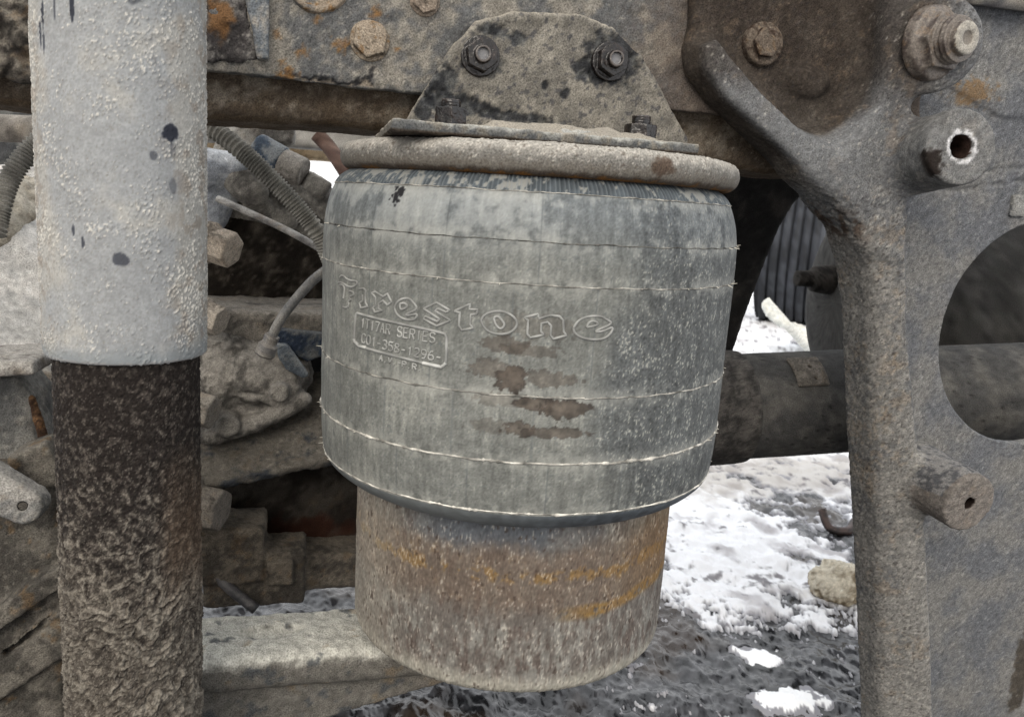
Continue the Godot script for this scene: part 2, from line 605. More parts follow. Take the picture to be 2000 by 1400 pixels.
# ------------------------------------------------------------------ frame rail
func build_rail() -> void:
	var o := thing("frame_rail", "long grey steel frame rail with flaking paint and rust spots, behind the air spring bracket", "frame rail")
	var web := PackedVector2Array([Vector2(-0.5314, 0.1080), Vector2(-0.5386, 0.0488), Vector2(-0.4352, 0.0552), Vector2(-0.1852, 0.0558), Vector2(-0.1598, 0.0554), Vector2(-0.1246, 0.0545), Vector2(-0.0839, 0.0539), Vector2(-0.0123, 0.0552), Vector2(0.1150, 0.0593), Vector2(0.1998, 0.0601), Vector2(0.3459, 0.0587), Vector2(0.3158, 0.2200)])
	var wmax := web
	var f := func(p: Vector3) -> float:
		var e := 0.0012 * fb(p, 60.0)
		return prism(p, wmax, -0.042, -0.030, 0.002) + e
	var rusts := [[Vector2(-0.1628, 0.0745), 0.004], [Vector2(-0.1805, 0.0837), 0.003], [Vector2(-0.1365, 0.0815), 0.0055], [Vector2(-0.1134, 0.1043), 0.005], [Vector2(-0.1535, 0.1052), 0.005], [Vector2(-0.1736, 0.0603), 0.007], [Vector2(-0.1541, 0.0959), 0.003], [Vector2(-0.0984, 0.0830), 0.002], [Vector2(0.1924, 0.1141), 0.004]]
	var peel := PackedVector2Array([Vector2(-0.1736, 0.0596), Vector2(-0.1685, 0.0587), Vector2(-0.1598, 0.0575), Vector2(-0.1557, 0.0582), Vector2(-0.1459, 0.0584), Vector2(-0.1381, 0.0560), Vector2(-0.1282, 0.0559), Vector2(-0.1169, 0.0635), Vector2(-0.1149, 0.0675), Vector2(-0.1165, 0.0447), Vector2(-0.1735, 0.0432)])
	var crack := PackedVector2Array([Vector2(-0.1466, 0.1067), Vector2(-0.1396, 0.1008), Vector2(-0.1369, 0.1044), Vector2(-0.1398, 0.1081)])
	var dispf := func(p: Vector3, n: Vector3) -> float:
		var d := 0.0010 * fb(p, 45.0) + 0.00022 * fb(p, 220.0)
		if n.z > 0.5:
			var q := Vector2(p.x, p.y)
			var e := sd_poly(q, peel) + 0.002 * mo(p, 180.0)
			d -= 0.0016 * (1.0 - ss(-0.0006, 0.0006, e))
			d += 0.0012 * ss(0.1, 0.3, fb(p + Vector3(1, 2, 0), 26.0))
		return d
	var colf := func(p: Vector3, n: Vector3, d: float) -> Color:
		var q := Vector2(p.x, p.y)
		var b := fb(p, 190.0)
		var c := grime(p, n, Color(0.375, 0.378, 0.380), Color(0.49, 0.472, 0.44), [0.02, 0.9, 0.4, 0.0, 20.0, 1.3])
		var e := sd_poly(q, peel) + 0.002 * mo(p, 180.0)
		if n.z > 0.3:
			c = c.lerp(Color(0.53, 0.49, 0.44), 0.8 * (1.0 - ss(-0.001, 0.0004, e)))
			c = c.lerp(Color(0.16, 0.16, 0.17), 0.85 * ss(-0.0012, -0.0002, e) * (1.0 - ss(0.0002, 0.0012, e)) * ss(0.0, 0.01, q.y - 0.035))
		for s in rusts:
			var w := blot(q.x, q.y, s[0].x, s[0].y, s[1], s[1] * 0.8, 1.5 * fb(p, 170.0) + 0.15, 0.5)
			c = c.lerp(Color(0.53, 0.37, 0.20).lerp(Color(0.44, 0.34, 0.25), ss(-0.25, 0.25, b)), w * 0.7)
		# brown dirt towards the hanger on the right
		c = c.lerp(Color(0.36, 0.32, 0.29), 0.8 * ss(0.045, 0.15, q.x + 0.03 * b))
		return c
	carve(o, "web", mats["dust"], Vector3(-0.62, 0.015, -0.05), Vector3(0.42, 0.18, -0.02), 0.0016, f, dispf, colf)
	# lower lip of the channel, set back behind the web plate
	var low := PackedVector2Array([Vector2(-0.6003, 0.0545), Vector2(-0.4444, 0.0608), Vector2(-0.3392, 0.0605), Vector2(-0.2296, 0.0680), Vector2(-0.0830, 0.0716), Vector2(0.1729, 0.0697), Vector2(0.3087, 0.0708), Vector2(0.3175, 0.0188), Vector2(0.2470, 0.0168), Vector2(0.1791, 0.0198), Vector2(0.1412, 0.0262), Vector2(-0.0062, 0.0327), Vector2(-0.1005, 0.0283), Vector2(-0.1453, 0.0277), Vector2(-0.2302, 0.0258), Vector2(-0.3410, 0.0248), Vector2(-0.4475, 0.0246), Vector2(-0.6043, 0.0253)])
	var lipf := func(p: Vector3) -> float: return prism(p, low, -0.13, -0.050, 0.012) + 0.0015 * fb(p, 45.0)
	carve(o, "lower_flange", mats["dust"], Vector3(-0.72, -0.02, -0.14), Vector3(0.40, 0.12, -0.04), 0.0022, lipf, rough_by(0.0010, 90.0, 0.0003), func(p: Vector3, n: Vector3, d: float) -> Color:
		var c := grime(p, n, Color(0.345, 0.308, 0.268), Color(0.45, 0.42, 0.38), [0.0, 1.0, 0.25, 0.05, 30.0, 4.4])
		return c.lerp(Color(0.36, 0.30, 0.235), 0.4 * ss(0.03, 0.0, n.y + 0.7) + 0.2 * ss(0.1, 0.4, fb(p, 20.0))))
	# upper part of the channel, above the frame
	carve(o, "upper_flange", mats["dust"], Vector3(-0.62, 0.13, -0.14), Vector3(0.8, 0.30, -0.02), 0.008, func(p: Vector3) -> float: return minf(sd_box(p, Vector3(0.1, 0.22, -0.038), Vector3(0.7, 0.055, 0.0055), 0.002), sd_box(p, Vector3(0.1, 0.276, -0.085), Vector3(0.7, 0.006, 0.05), 0.003)), NONE, grimy(Color(0.35, 0.35, 0.36), Color(0.5, 0.48, 0.45), [0.0, 0.9, 0.2, 0.1, 24.0, 6.0]))
	# the darker recess to the left: jagged sheet and upright strip
	var rec := PackedVector2Array([Vector2(-0.2482, 0.1362), Vector2(-0.1984, 0.1426), Vector2(-0.1986, 0.0845), Vector2(-0.1893, 0.0662), Vector2(-0.2040, 0.0637), Vector2(-0.2139, 0.0638), Vector2(-0.2222, 0.0617), Vector2(-0.2336, 0.0619), Vector2(-0.2593, 0.0613), Vector2(-0.2731, 0.1268)])
	carve(o, "recessed_plate", mats["dust"], Vector3(-0.36, 0.05, -0.06), Vector3(-0.15, 0.18, -0.018), 0.0016, func(p: Vector3) -> float: return prism(p, rec, -0.036, -0.0275, 0.001) + 0.003 * fb(p, 40.0) + 0.002 * fb(p, 120.0), rough_by(0.0014, 140.0, 0.0003), func(p: Vector3, n: Vector3, d: float) -> Color:
		var c := grime(p, n, Color(0.24, 0.23, 0.23), Color(0.40, 0.39, 0.38), [-0.05, 1.0, 0.35, 0.0, 40.0, 2.0])
		var s := Vector2(-0.2173, 0.0924)
		return c.lerp(Color(0.43, 0.31, 0.20), 0.8 * blot(p.x, p.y, s.x, s.y, 0.008, 0.0125, 0.8 * fb(p, 90.0), 0.3)))
	var strip := PackedVector2Array([Vector2(-0.1988, 0.1521), Vector2(-0.1857, 0.1538), Vector2(-0.1853, 0.0841), Vector2(-0.1856, 0.0657), Vector2(-0.1932, 0.0656), Vector2(-0.1958, 0.0830), Vector2(-0.2003, 0.1018)])
	carve(o, "upright_strip", mats["dust"], Vector3(-0.24, 0.05, -0.04), Vector3(-0.16, 0.19, -0.005), 0.0014, func(p: Vector3) -> float: return prism(p, strip, -0.034, -0.016 - 0.30 * maxf(0.0, -0.172 - p.x), 0.002), rough_by(0.0008, 120.0, 0.0003), grimy(Color(0.42, 0.44, 0.46), Color(0.56, 0.54, 0.51), [0.0, 0.9, 0.4, 0.1, 40.0, 3.0]))
	# large domed bolt head, washers
	dirt_bolt(o, "bolt_head", Vector3(-0.1175, 0.0862, -0.0300), 0.0125, 0.008, Color(0.50, 0.46, 0.41), 0.6)
	dirt_bolt(o, "bolt_head", Vector3(-0.0796, 0.1169, -0.0300), 0.0095, 0.007, Color(0.46, 0.42, 0.38), 0.1)
	var ringc := Vector3(-0.1537, 0.1216, -0.0295)
	turned_at(o, "hole_rim", mats["dust"], ringc, Vector3(0, 0, 1), PackedVector2Array([Vector2(0.0, 0.001), Vector2(0.0165, 0.001), Vector2(0.018, 0.0035), Vector2(0.0205, 0.003), Vector2(0.022, -0.001)]), 0.0012, 0.0, TAU, 0.08, rough_by(0.0006, 160.0, 0.0002), grimy(Color(0.42, 0.42, 0.42), Color(0.55, 0.50, 0.44), [0.0, 0.9, 0.3, 0.8, 50.0, 8.0]))
	# more lumps of caked mud on the far left end of the rail
	carve(o, "caked_mud", mats["dust"], Vector3(-0.42, 0.03, -0.05), Vector3(-0.27, 0.17, 0.0), 0.002, func(p: Vector3) -> float:
		var c := Vector3(-0.3445, 0.0645, -0.0300)
		return sd_box(p, c + Vector3(0, 0.02, 0), Vector3(0.05, 0.045, 0.008), 0.004) + 0.010 * fb(p, 22.0) + 0.004 * fb(p, 80.0), rough_by(0.0012, 140.0, 0.0003), grimy(Color(0.20, 0.19, 0.18), Color(0.42, 0.40, 0.37), [0.0, 1.0, 0.2, 0.2, 30.0, 9.0]))

func dirt_bolt(o: Node, called: String, at: Vector3, r: float, h: float, dust: Color, rust: float) -> void:
	var m := carve(o, called, mats["dust"], Vector3(-r * 1.35, -h, -r * 1.35), Vector3(r * 1.35, h * 1.9, r * 1.35), r / 14.0, func(p: Vector3) -> float:
		return smin(sd_hex(p, r, h), sd_cyl(p, Vector3(0, -0.004, 0), Vector3(0, h * 0.25, 0), r * 1.15, r * 1.12, 0.001), 0.002), rough_by(0.0007, 150.0, 0.0002), grimy(dust * 0.72, dust * 1.15, [0.1, 0.9, 0.4, rust, 60.0, at.x * 30.0]))
	m.transform = Transform3D(frame_of(Vector3(0, 0, 1)) * Basis(Vector3.UP, 0.35), at)

func turned_at(o: Node, called: String, mat: Material, at: Vector3, dir: Vector3, prof: PackedVector2Array, dv: float, a0: float, a1: float, du: float, disp: Callable, col: Callable) -> MeshInstance3D:
	var m := turned(o, called, mat, prof, dv, a0, a1, du, disp, col)
	m.transform = Transform3D(frame_of(dir), at)
	return m

# ------------------------------------------------------------------ air spring
func build_spring() -> void:
	var o := thing("air_spring", "grey rubber air spring bellows with raised lettering on a rusty steel piston", "air spring")
	var prof := PackedVector2Array([Vector2(0.100, 0.000), Vector2(0.124, -0.0015), Vector2(0.1345, -0.0065), Vector2(0.1400, -0.0130), Vector2(0.1445, -0.025), Vector2(0.1470, -0.040), Vector2(0.1478, -0.062), Vector2(0.1475, -0.100), Vector2(0.1475, -0.150), Vector2(0.1470, -0.180), Vector2(0.1458, -0.196), Vector2(0.1442, -0.203), Vector2(0.1385, -0.2095), Vector2(0.1310, -0.2145), Vector2(0.1240, -0.2165), Vector2(0.1190, -0.214), Vector2(0.1180, -0.203)])
	var lines := [-0.0130, -0.040, -0.064, -0.128, -0.168, -0.2]
	var stains := [[Vector2(-0.3282, -0.0983), 0.017, 0.006, 0.55], [Vector2(-0.2284, -0.1012), 0.020, 0.004, 0.45], [Vector2(-0.3683, -0.1131), 0.018, 0.006, 0.5], [Vector2(-0.2907, -0.1175), 0.011, 0.009, 0.9], [Vector2(-0.1416, -0.1175), 0.020, 0.006, 0.5], [Vector2(-0.3354, -0.1307), 0.02, 0.005, 0.3], [Vector2(-0.1888, -0.1323), 0.014, 0.005, 0.85], [Vector2(-0.0825, -0.1348), 0.017, 0.006, 0.85], [Vector2(-0.2484, -0.1474), 0.011, 0.005, 0.75], [Vector2(-0.1062, -0.1490), 0.024, 0.0035, 0.7], [Vector2(-0.3595, -0.1469), 0.016, 0.005, 0.3], [Vector2(-0.2248, -0.0870), 0.03, 0.009, 0.25]]
	var spot := Vector2(-0.8448, -0.0189)
	var seam := func(a: float, y: float) -> float:      # distance to the nearest upright mould seam, metres
		var k := 0
		for l in lines:
			if y < l: k += 1
		if k == 0 or k > 5: return 1.0
		var w := 0.37 if k < 3 else 0.325
		var off: float = [0.0, 0.155, 0.155, 0.02, 0.13, 0.20][k]
		var u: float = fposmod(a - off + w * 0.5, w) - w * 0.5
		return absf(u) * 0.147
	var disp := func(p: Vector3, n: Vector3) -> float:
		var a := atan2(p.x, p.z)
		var d := 0.00025 * fb(p, 70.0)
		var s: float = seam.call(a, p.y)
		d -= 0.0002 * (1.0 - ss(0.0002, 0.0009, s))
		if p.y > -0.0134 and p.y < -0.002:                # short ribs under the bead
			d += 0.0006 * (1.0 - ss(0.0002, 0.0006, absf(fposmod(a, 0.0195) - 0.00975) * 0.138)) * ss(-0.0134, -0.0124, p.y)
		return d
	var col := func(p: Vector3, n: Vector3, d: float) -> Color:
		var a := atan2(p.x, p.z)
		var q := Vector3(a * 0.147, p.y, 0.0)
		var big := fb(q, 13.0)
		var streak := N.get_noise_3d(q.x * 210.0, q.y * 26.0, 1.0)
		var mott := fb(q + Vector3(4, 0, 0), 95.0)
		# smoother dust on the left half, darker bluish rubber with crusted flecks on the right
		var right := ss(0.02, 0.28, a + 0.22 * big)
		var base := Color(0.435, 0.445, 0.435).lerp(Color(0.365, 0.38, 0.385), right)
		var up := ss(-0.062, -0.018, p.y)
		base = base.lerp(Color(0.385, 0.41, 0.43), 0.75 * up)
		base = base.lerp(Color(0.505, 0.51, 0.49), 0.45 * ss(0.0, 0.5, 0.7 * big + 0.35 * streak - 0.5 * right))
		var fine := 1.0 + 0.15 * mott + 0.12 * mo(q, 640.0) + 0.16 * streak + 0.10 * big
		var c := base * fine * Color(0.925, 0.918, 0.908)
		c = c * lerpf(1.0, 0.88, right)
		# crusted flecks, drawn out downwards
		var crackle := absf(M.get_noise_3d(q.x * 330.0, q.y * 250.0, 31.0)) + 0.6 * absf(M.get_noise_3d(q.x * 620.0, q.y * 480.0, 33.0))
		c = c * (1.0 + (0.12 + 0.24 * right) * (0.42 - crackle))
		var fl := M.get_noise_3d(q.x * 640.0, q.y * 380.0, 7.0) + 0.6 * mott + 0.35 * streak
		c = c.lerp(Color(0.66, 0.66, 0.62), ss(0.38, 0.80, fl + 0.22 * right - 0.22) * (0.38 + 0.30 * right) * (1.0 - 0.4 * up))
		var pit := M.get_noise_3d(q.x * 300.0, q.y * 300.0, 19.0) + 0.5 * mott
		c = c.lerp(Color(0.29, 0.305, 0.31), 0.45 * ss(0.55, 0.85, pit))
		c = c.lerp(Color(0.60, 0.61, 0.60), 0.45 * ss(0.0, 0.45, big + 0.6 * mott + 0.25) * ss(-0.013, -0.017, p.y) * ss(-0.050, -0.024, p.y) * (1.0 - 0.6 * right))
		# upright mould seams: a dark groove, one lip dusty
		var s: float = seam.call(a, p.y)
		c = c.lerp(Color(0.30, 0.315, 0.32), 0.5 * (1.0 - ss(0.0002, 0.0007, s)))
		# dust gathers just above and below the flash lines
		for l in lines:
			var e := absf(p.y - l)
			if e < 0.010:
				c = c.lerp(Color(0.60, 0.60, 0.575), 0.40 * (1.0 - ss(0.0, 0.009, e)) * ss(-0.2, 0.35, mott + big + 0.2))
		# bead band with ribs: clean black rubber and clods of mud
		if p.y > -0.0134:
			var cl := Color(0.245, 0.268, 0.285) * (1.0 + 0.3 * mott)
			cl = cl.lerp(Color(0.54, 0.535, 0.51), 0.75 * ss(0.16, 0.36, fb(q + Vector3(0, 3, 0), 140.0) + 0.6 * big))
			cl = cl.lerp(Color(0.40, 0.31, 0.22), 0.8 * ss(-0.0035, 0.0, p.y + 0.002 * mott))
			var rib := 1.0 - ss(0.0002, 0.0006, absf(fposmod(a, 0.0195) - 0.00975) * 0.138)
			c = cl.lerp(Color(0.42, 0.44, 0.45), rib * 0.5)
		if p.y < -0.2015:
			c = Color(0.27, 0.29, 0.31) * (1.0 + 0.35 * mott)
			c = c.lerp(Color(0.42, 0.43, 0.42), 0.6 * ss(0.2, -0.6, a))
		for st in stains:
			var rag := 0.55 * mott + 0.30 * mo(q, 230.0) + 0.12 * mo(q, 520.0)
			var w := blot(q.x, p.y, st[0].x * 0.147, st[0].y, st[1] * 0.86, st[2] * 0.86, rag, 0.05)
			var inner := blot(q.x, p.y, st[0].x * 0.147, st[0].y, st[1] * 0.74, st[2] * 0.74, rag, 0.10)
			c = c.lerp(Color(0.285, 0.258, 0.232).lerp(Color(0.215, 0.195, 0.18), w - inner) * (1.0 + 0.5 * mott), w * float(st[3]))
		var w2 := blot(q.x, p.y, spot.x * 0.147, spot.y, 0.0040, 0.0042, 0.9 * mo(q, 320.0), 0.2)
		c = c.lerp(Color(0.09, 0.09, 0.10), w2)
		return c
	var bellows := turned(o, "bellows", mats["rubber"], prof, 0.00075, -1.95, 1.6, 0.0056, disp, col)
	tag(bellows, "grey dusty rubber sleeve with mould lines")
	# flash lines: thin raised ridges of rubber with mud caught on them
	for k in 6:
		var y: float = lines[k]
		var r0: float = [0.1403, 0.1470, 0.1478, 0.1476, 0.1473, 0.1450][k]
		var thick: float = [0.00036, 0.00034, 0.00048, 0.00050, 0.00078, 0.00070][k]
		var light: float = [0.60, 0.36, 0.55, 0.57, 0.68, 0.74][k]
		var ring := PackedVector3Array()
		for i in 901:
			var a := TAU * i / 900.0
			var wob := 0.0004 * M.get_noise_2d(a * 9.0, y * 900.0) + 0.00012 * M.get_noise_2d(a * 45.0, y * 900.0)
			ring.append(Vector3(sin(a) * r0, y + wob, cos(a) * r0))
		var m := part(bellows, "mould_line", null, mats["plain"])
		jobs.append([m, mats["plain"], func(): return tube_arrays(ring, func(i: int) -> float: return thick * (0.8 + 0.6 * maxf(0.0, M.get_noise_2d(i * 0.07, y * 400.0)) + 0.7 * ss(0.35, 0.7, M.get_noise_2d(i * 0.33, y * 900.0))), 6, func(p: Vector3, n: Vector3, _d: float) -> Color:
			var v := light * (0.86 + 0.35 * mo(p, 90.0) + 0.15 * mo(p, 400.0))
			return Color(v, v * 0.985, v * 0.94))])
	# fine whiskers of rubber standing off the mould lines
	var pos := PackedVector3Array()
	var idx := PackedInt32Array()
	var rng := RandomNumberGenerator.new()
	rng.seed = 12
	for k in range(1, 6):
		for i in 30:
			var a := -1.95 + 3.6 * (i + rng.randf_range(-0.3, 0.3)) / 30.0
			var rim_side := (a < -1.15 and a > -1.8) or (a > 0.75 and a < 1.25)
			if rng.randf() < (0.40 if rim_side else 0.90): continue
			var r0: float = [0.1395, 0.1470, 0.1478, 0.1476, 0.1473, 0.1447][k]
			var b := Vector3(sin(a) * r0, lines[k], cos(a) * r0)
			var tip := b + Vector3(sin(a), rng.randf_range(-0.5, 0.3), cos(a)) * rng.randf_range(0.0016, 0.0046) * (1.0 if rim_side else 0.5) + Vector3(cos(a), 0, -sin(a)) * rng.randf_range(-0.0012, 0.0012)
			var s := Vector3(0, 0.0004, 0)
			var s2 := Vector3(cos(a), 0, -sin(a)) * 0.0004
			var at := pos.size()
			pos.append_array(PackedVector3Array([b + s, b - s * 0.6 + s2, b - s * 0.6 - s2, tip + s * 0.4, tip - s * 0.3 + s2 * 0.4, tip - s * 0.3 - s2 * 0.4]))
			for e in [[0, 1], [1, 2], [2, 0]]:
				idx.append_array(PackedInt32Array([at + e[0], at + e[0] + 3, at + e[1], at + e[1], at + e[0] + 3, at + e[1] + 3]))
			idx.append_array(PackedInt32Array([at + 3, at + 4, at + 5, at + 3, at + 5, at + 4]))
	var wm := ArrayMesh.new()
	wm.add_surface_from_arrays(Mesh.PRIMITIVE_TRIANGLES, dress(pos, idx, NONE, func(p: Vector3, n: Vector3, _d: float) -> Color: return Color(0.68, 0.67, 0.63)))
	tag(part(bellows, "rubber_whiskers", wm, mats["plain"]), "", "", "", "stuff")
	raised_writing(bellows)
	# bead plate: a rolled steel lid
	var lid := PackedVector2Array([Vector2(0.02, 0.0125), Vector2(0.097, 0.0125), Vector2(0.122, 0.0138), Vector2(0.1320, 0.0148), Vector2(0.1382, 0.0118), Vector2(0.1405, 0.0062), Vector2(0.1390, 0.0000), Vector2(0.1345, -0.0036), Vector2(0.129, -0.0038), Vector2(0.125, -0.0020), Vector2(0.107, 0.001)])
	var mark := Vector2(0.2722, 0.0057)
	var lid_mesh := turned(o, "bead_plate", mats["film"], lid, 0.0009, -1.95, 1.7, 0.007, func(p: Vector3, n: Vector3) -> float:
		return 0.0005 * fb(p, 35.0) * (0.4 + maxf(n.y, 0.0)) + 0.00012 * fb(p, 170.0) + 0.00045 * ss(0.55, 0.8, mo(p, 330.0) + fb(p, 40.0)) * ss(0.1, 0.7, n.y), func(p: Vector3, n: Vector3, d: float) -> Color:
		var a := atan2(p.x, p.z)
		var mott := fb(p, 110.0)
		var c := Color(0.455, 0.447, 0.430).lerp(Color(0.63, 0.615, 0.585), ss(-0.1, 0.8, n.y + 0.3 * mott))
		c = c * (1.0 + 0.12 * mott + 0.10 * mo(p, 560.0))
		c = c.lerp(Color(0.76, 0.74, 0.70), 0.7 * ss(0.52, 0.80, mo(p, 560.0) + 0.4 * mott + 0.2 * n.y))
		c = c.lerp(Color(0.33, 0.30, 0.27), 0.55 * ss(0.50, 0.75, mo(p + Vector3(2, 2, 2), 300.0) + 0.5 * mott))
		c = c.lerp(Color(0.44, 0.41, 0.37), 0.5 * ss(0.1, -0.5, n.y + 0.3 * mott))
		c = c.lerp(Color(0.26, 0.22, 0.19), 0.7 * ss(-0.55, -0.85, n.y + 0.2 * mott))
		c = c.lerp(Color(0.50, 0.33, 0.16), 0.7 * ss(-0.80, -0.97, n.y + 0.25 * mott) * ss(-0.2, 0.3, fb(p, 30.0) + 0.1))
		var w := blot(a * 0.145, p.y, mark.x * 0.145, mark.y, 0.008, 0.005, 0.7 * mott, 0.25)
		c = c.lerp(Color(0.31, 0.26, 0.225), w * 0.85)
		return c)
	lid_mesh.position = Vector3(0.0035, 0.0, 0.001)
	# piston
	var pis := PackedVector2Array([Vector2(0.112, -0.196), Vector2(0.1195, -0.2), Vector2(0.1200, -0.240), Vector2(0.1200, -0.290), Vector2(0.1198, -0.325), Vector2(0.1192, -0.333), Vector2(0.1170, -0.3365), Vector2(0.1135, -0.3365), Vector2(0.1125, -0.330), Vector2(0.112, -0.29), Vector2(0.0, -0.288)])
	turned(o, "piston", mats["plain"], pis, 0.0008, -1.95, 1.6, 0.0068, func(p: Vector3, n: Vector3) -> float:
		return 0.0005 * N.get_noise_3d(p.x * 140.0, p.y * 60.0, p.z * 140.0) + 0.00025 * mo(p, 500.0), func(p: Vector3, n: Vector3, d: float) -> Color:
		var a := atan2(p.x, p.z)
		var q := Vector3(a * 0.12, p.y, 0.0)
		var big := fb(q, 16.0)
		var mott := fb(q, 80.0)
		var streak := N.get_noise_3d(q.x * 170.0, q.y * 45.0, 3.0)
		var fleck := M.get_noise_3d(q.x * 680.0, q.y * 230.0, 5.0)
		var c := Color(0.365, 0.347, 0.330).lerp(Color(0.445, 0.437, 0.418), ss(-0.2, 0.35, streak + 0.5 * big))
		c = c.lerp(Color(0.305, 0.272, 0.255), 0.7 * ss(0.05, 0.4, N.get_noise_3d(q.x * 130.0, q.y * 40.0, 8.0) + 0.2 * mott))
		# blue-grey scale near the top, on the left
		c = c.lerp(Color(0.30, 0.315, 0.335), 0.9 * ss(-0.243, -0.228, p.y + 0.010 * big + 0.007 * streak) * ss(0.30, -0.10, a + 0.4 * big) * ss(-1.0, -0.55, a))
		# brown band and bright orange tide lines
		var hot := Color(0.48, 0.375, 0.215).lerp(Color(0.42, 0.34, 0.235), ss(-0.3, 0.3, mott))
		c = c.lerp(Color(0.375, 0.325, 0.285), 0.6 * (1.0 - ss(0.012, 0.032, absf(p.y + 0.256 + 0.01 * big))))
		var b1 := 1.0 - ss(0.002, 0.0060, absf(p.y + 0.2535 + 0.005 * big + 0.003 * streak))
		c = c.lerp(hot, 0.85 * b1 * ss(-0.12, 0.22, mott + 0.35 * streak + 0.35 * ss(0.25, 0.9, a)))
		var b2 := 1.0 - ss(0.002, 0.0065, absf(p.y + 0.2795 - 0.004 * ss(0.2, 0.9, a) + 0.004 * big))
		c = c.lerp(hot, 0.9 * b2 * ss(-0.05, 0.25, a) * ss(-0.35, 0.05, mott + 0.2))
		c = c.lerp(hot, 0.35 * ss(0.1, 0.5, mott + 0.5 * streak) * ss(0.02, 0.12, p.y + 0.33) * ss(-0.23, -0.245, p.y) * ss(-0.31, -0.28, p.y))
		c = c.lerp(Color(0.42, 0.33, 0.23), 0.5 * ss(0.2, 0.8, a) * ss(-0.285, -0.268, p.y) * ss(-0.205, -0.23, p.y))
		# dusty rim
		c = c.lerp(Color(0.56, 0.55, 0.51), 0.75 * ss(-0.319, -0.331, p.y + 0.006 * big + 0.004 * streak))
		c = c.lerp(Color(0.55, 0.53, 0.49), 0.55 * ss(-0.75, -1.2, a + 0.1 * big))
		c = c * (1.0 + 0.18 * mott + 0.14 * fleck)
		c = c.lerp(Color(0.66, 0.64, 0.60), 0.5 * ss(0.52, 0.85, fleck + 0.6 * mott + 0.3 * streak))
		c = c.lerp(Color(0.20, 0.17, 0.155), 0.6 * ss(0.50, 0.85, M.get_noise_3d(q.x * 380.0, q.y * 170.0, 25.0) + 0.5 * mott))
		return c)

# strokes on the bellows; points are (angle, y)
func stroke(parent: Node, called: String, lines: Array, r: float, tone: float, smooth := false) -> void:
	var all := []
	for line in lines:
		var l: PackedVector2Array = line
		if smooth:                                       # round the corners of the traced outline
			for turn in 2:
				var r2 := PackedVector2Array([l[0]])
				for i in l.size() - 1:
					r2.append(l[i].lerp(l[i + 1], 0.25))
					r2.append(l[i].lerp(l[i + 1], 0.75))
				r2.append(l[l.size() - 1])
				l = r2
		var path := PackedVector3Array()
		for i in l.size() - 1:
			var a: Vector2 = l[i]
			var b: Vector2 = l[i + 1]
			var n := maxi(1, int(ceil(Vector2((b.x - a.x) * 0.147, b.y - a.y).length() / 0.0012)))
			for k in n:
				var q := a.lerp(b, float(k) / n)
				path.append(Vector3(sin(q.x), 0, cos(q.x)) * 0.14765 + Vector3(0, q.y, 0))
		var e: Vector2 = l[l.size() - 1]
		path.append(Vector3(sin(e.x), 0, cos(e.x)) * 0.14765 + Vector3(0, e.y, 0))
		all.append(path)
	var o := part(parent, called, null, mats["plain"])
	jobs.append([o, mats["plain"], func():
		var pos := PackedVector3Array()
		var nor := PackedVector3Array()
		var cols := PackedColorArray()
		var idx := PackedInt32Array()
		for path in all:
			var t := tube_arrays(path, func(i: int) -> float: return r, 6, func(p: Vector3, n: Vector3, _d: float) -> Color:
				var v := tone * (1.0 + 0.18 * mo(p, 110.0))
				return Color(v, v * 1.005, v * 0.985))
			var at := pos.size()
			pos.append_array(t[Mesh.ARRAY_VERTEX]); nor.append_array(t[Mesh.ARRAY_NORMAL]); cols.append_array(t[Mesh.ARRAY_COLOR])
			for i in t[Mesh.ARRAY_INDEX]: idx.append(i + at)
		return arrays(pos, nor, cols, idx)])

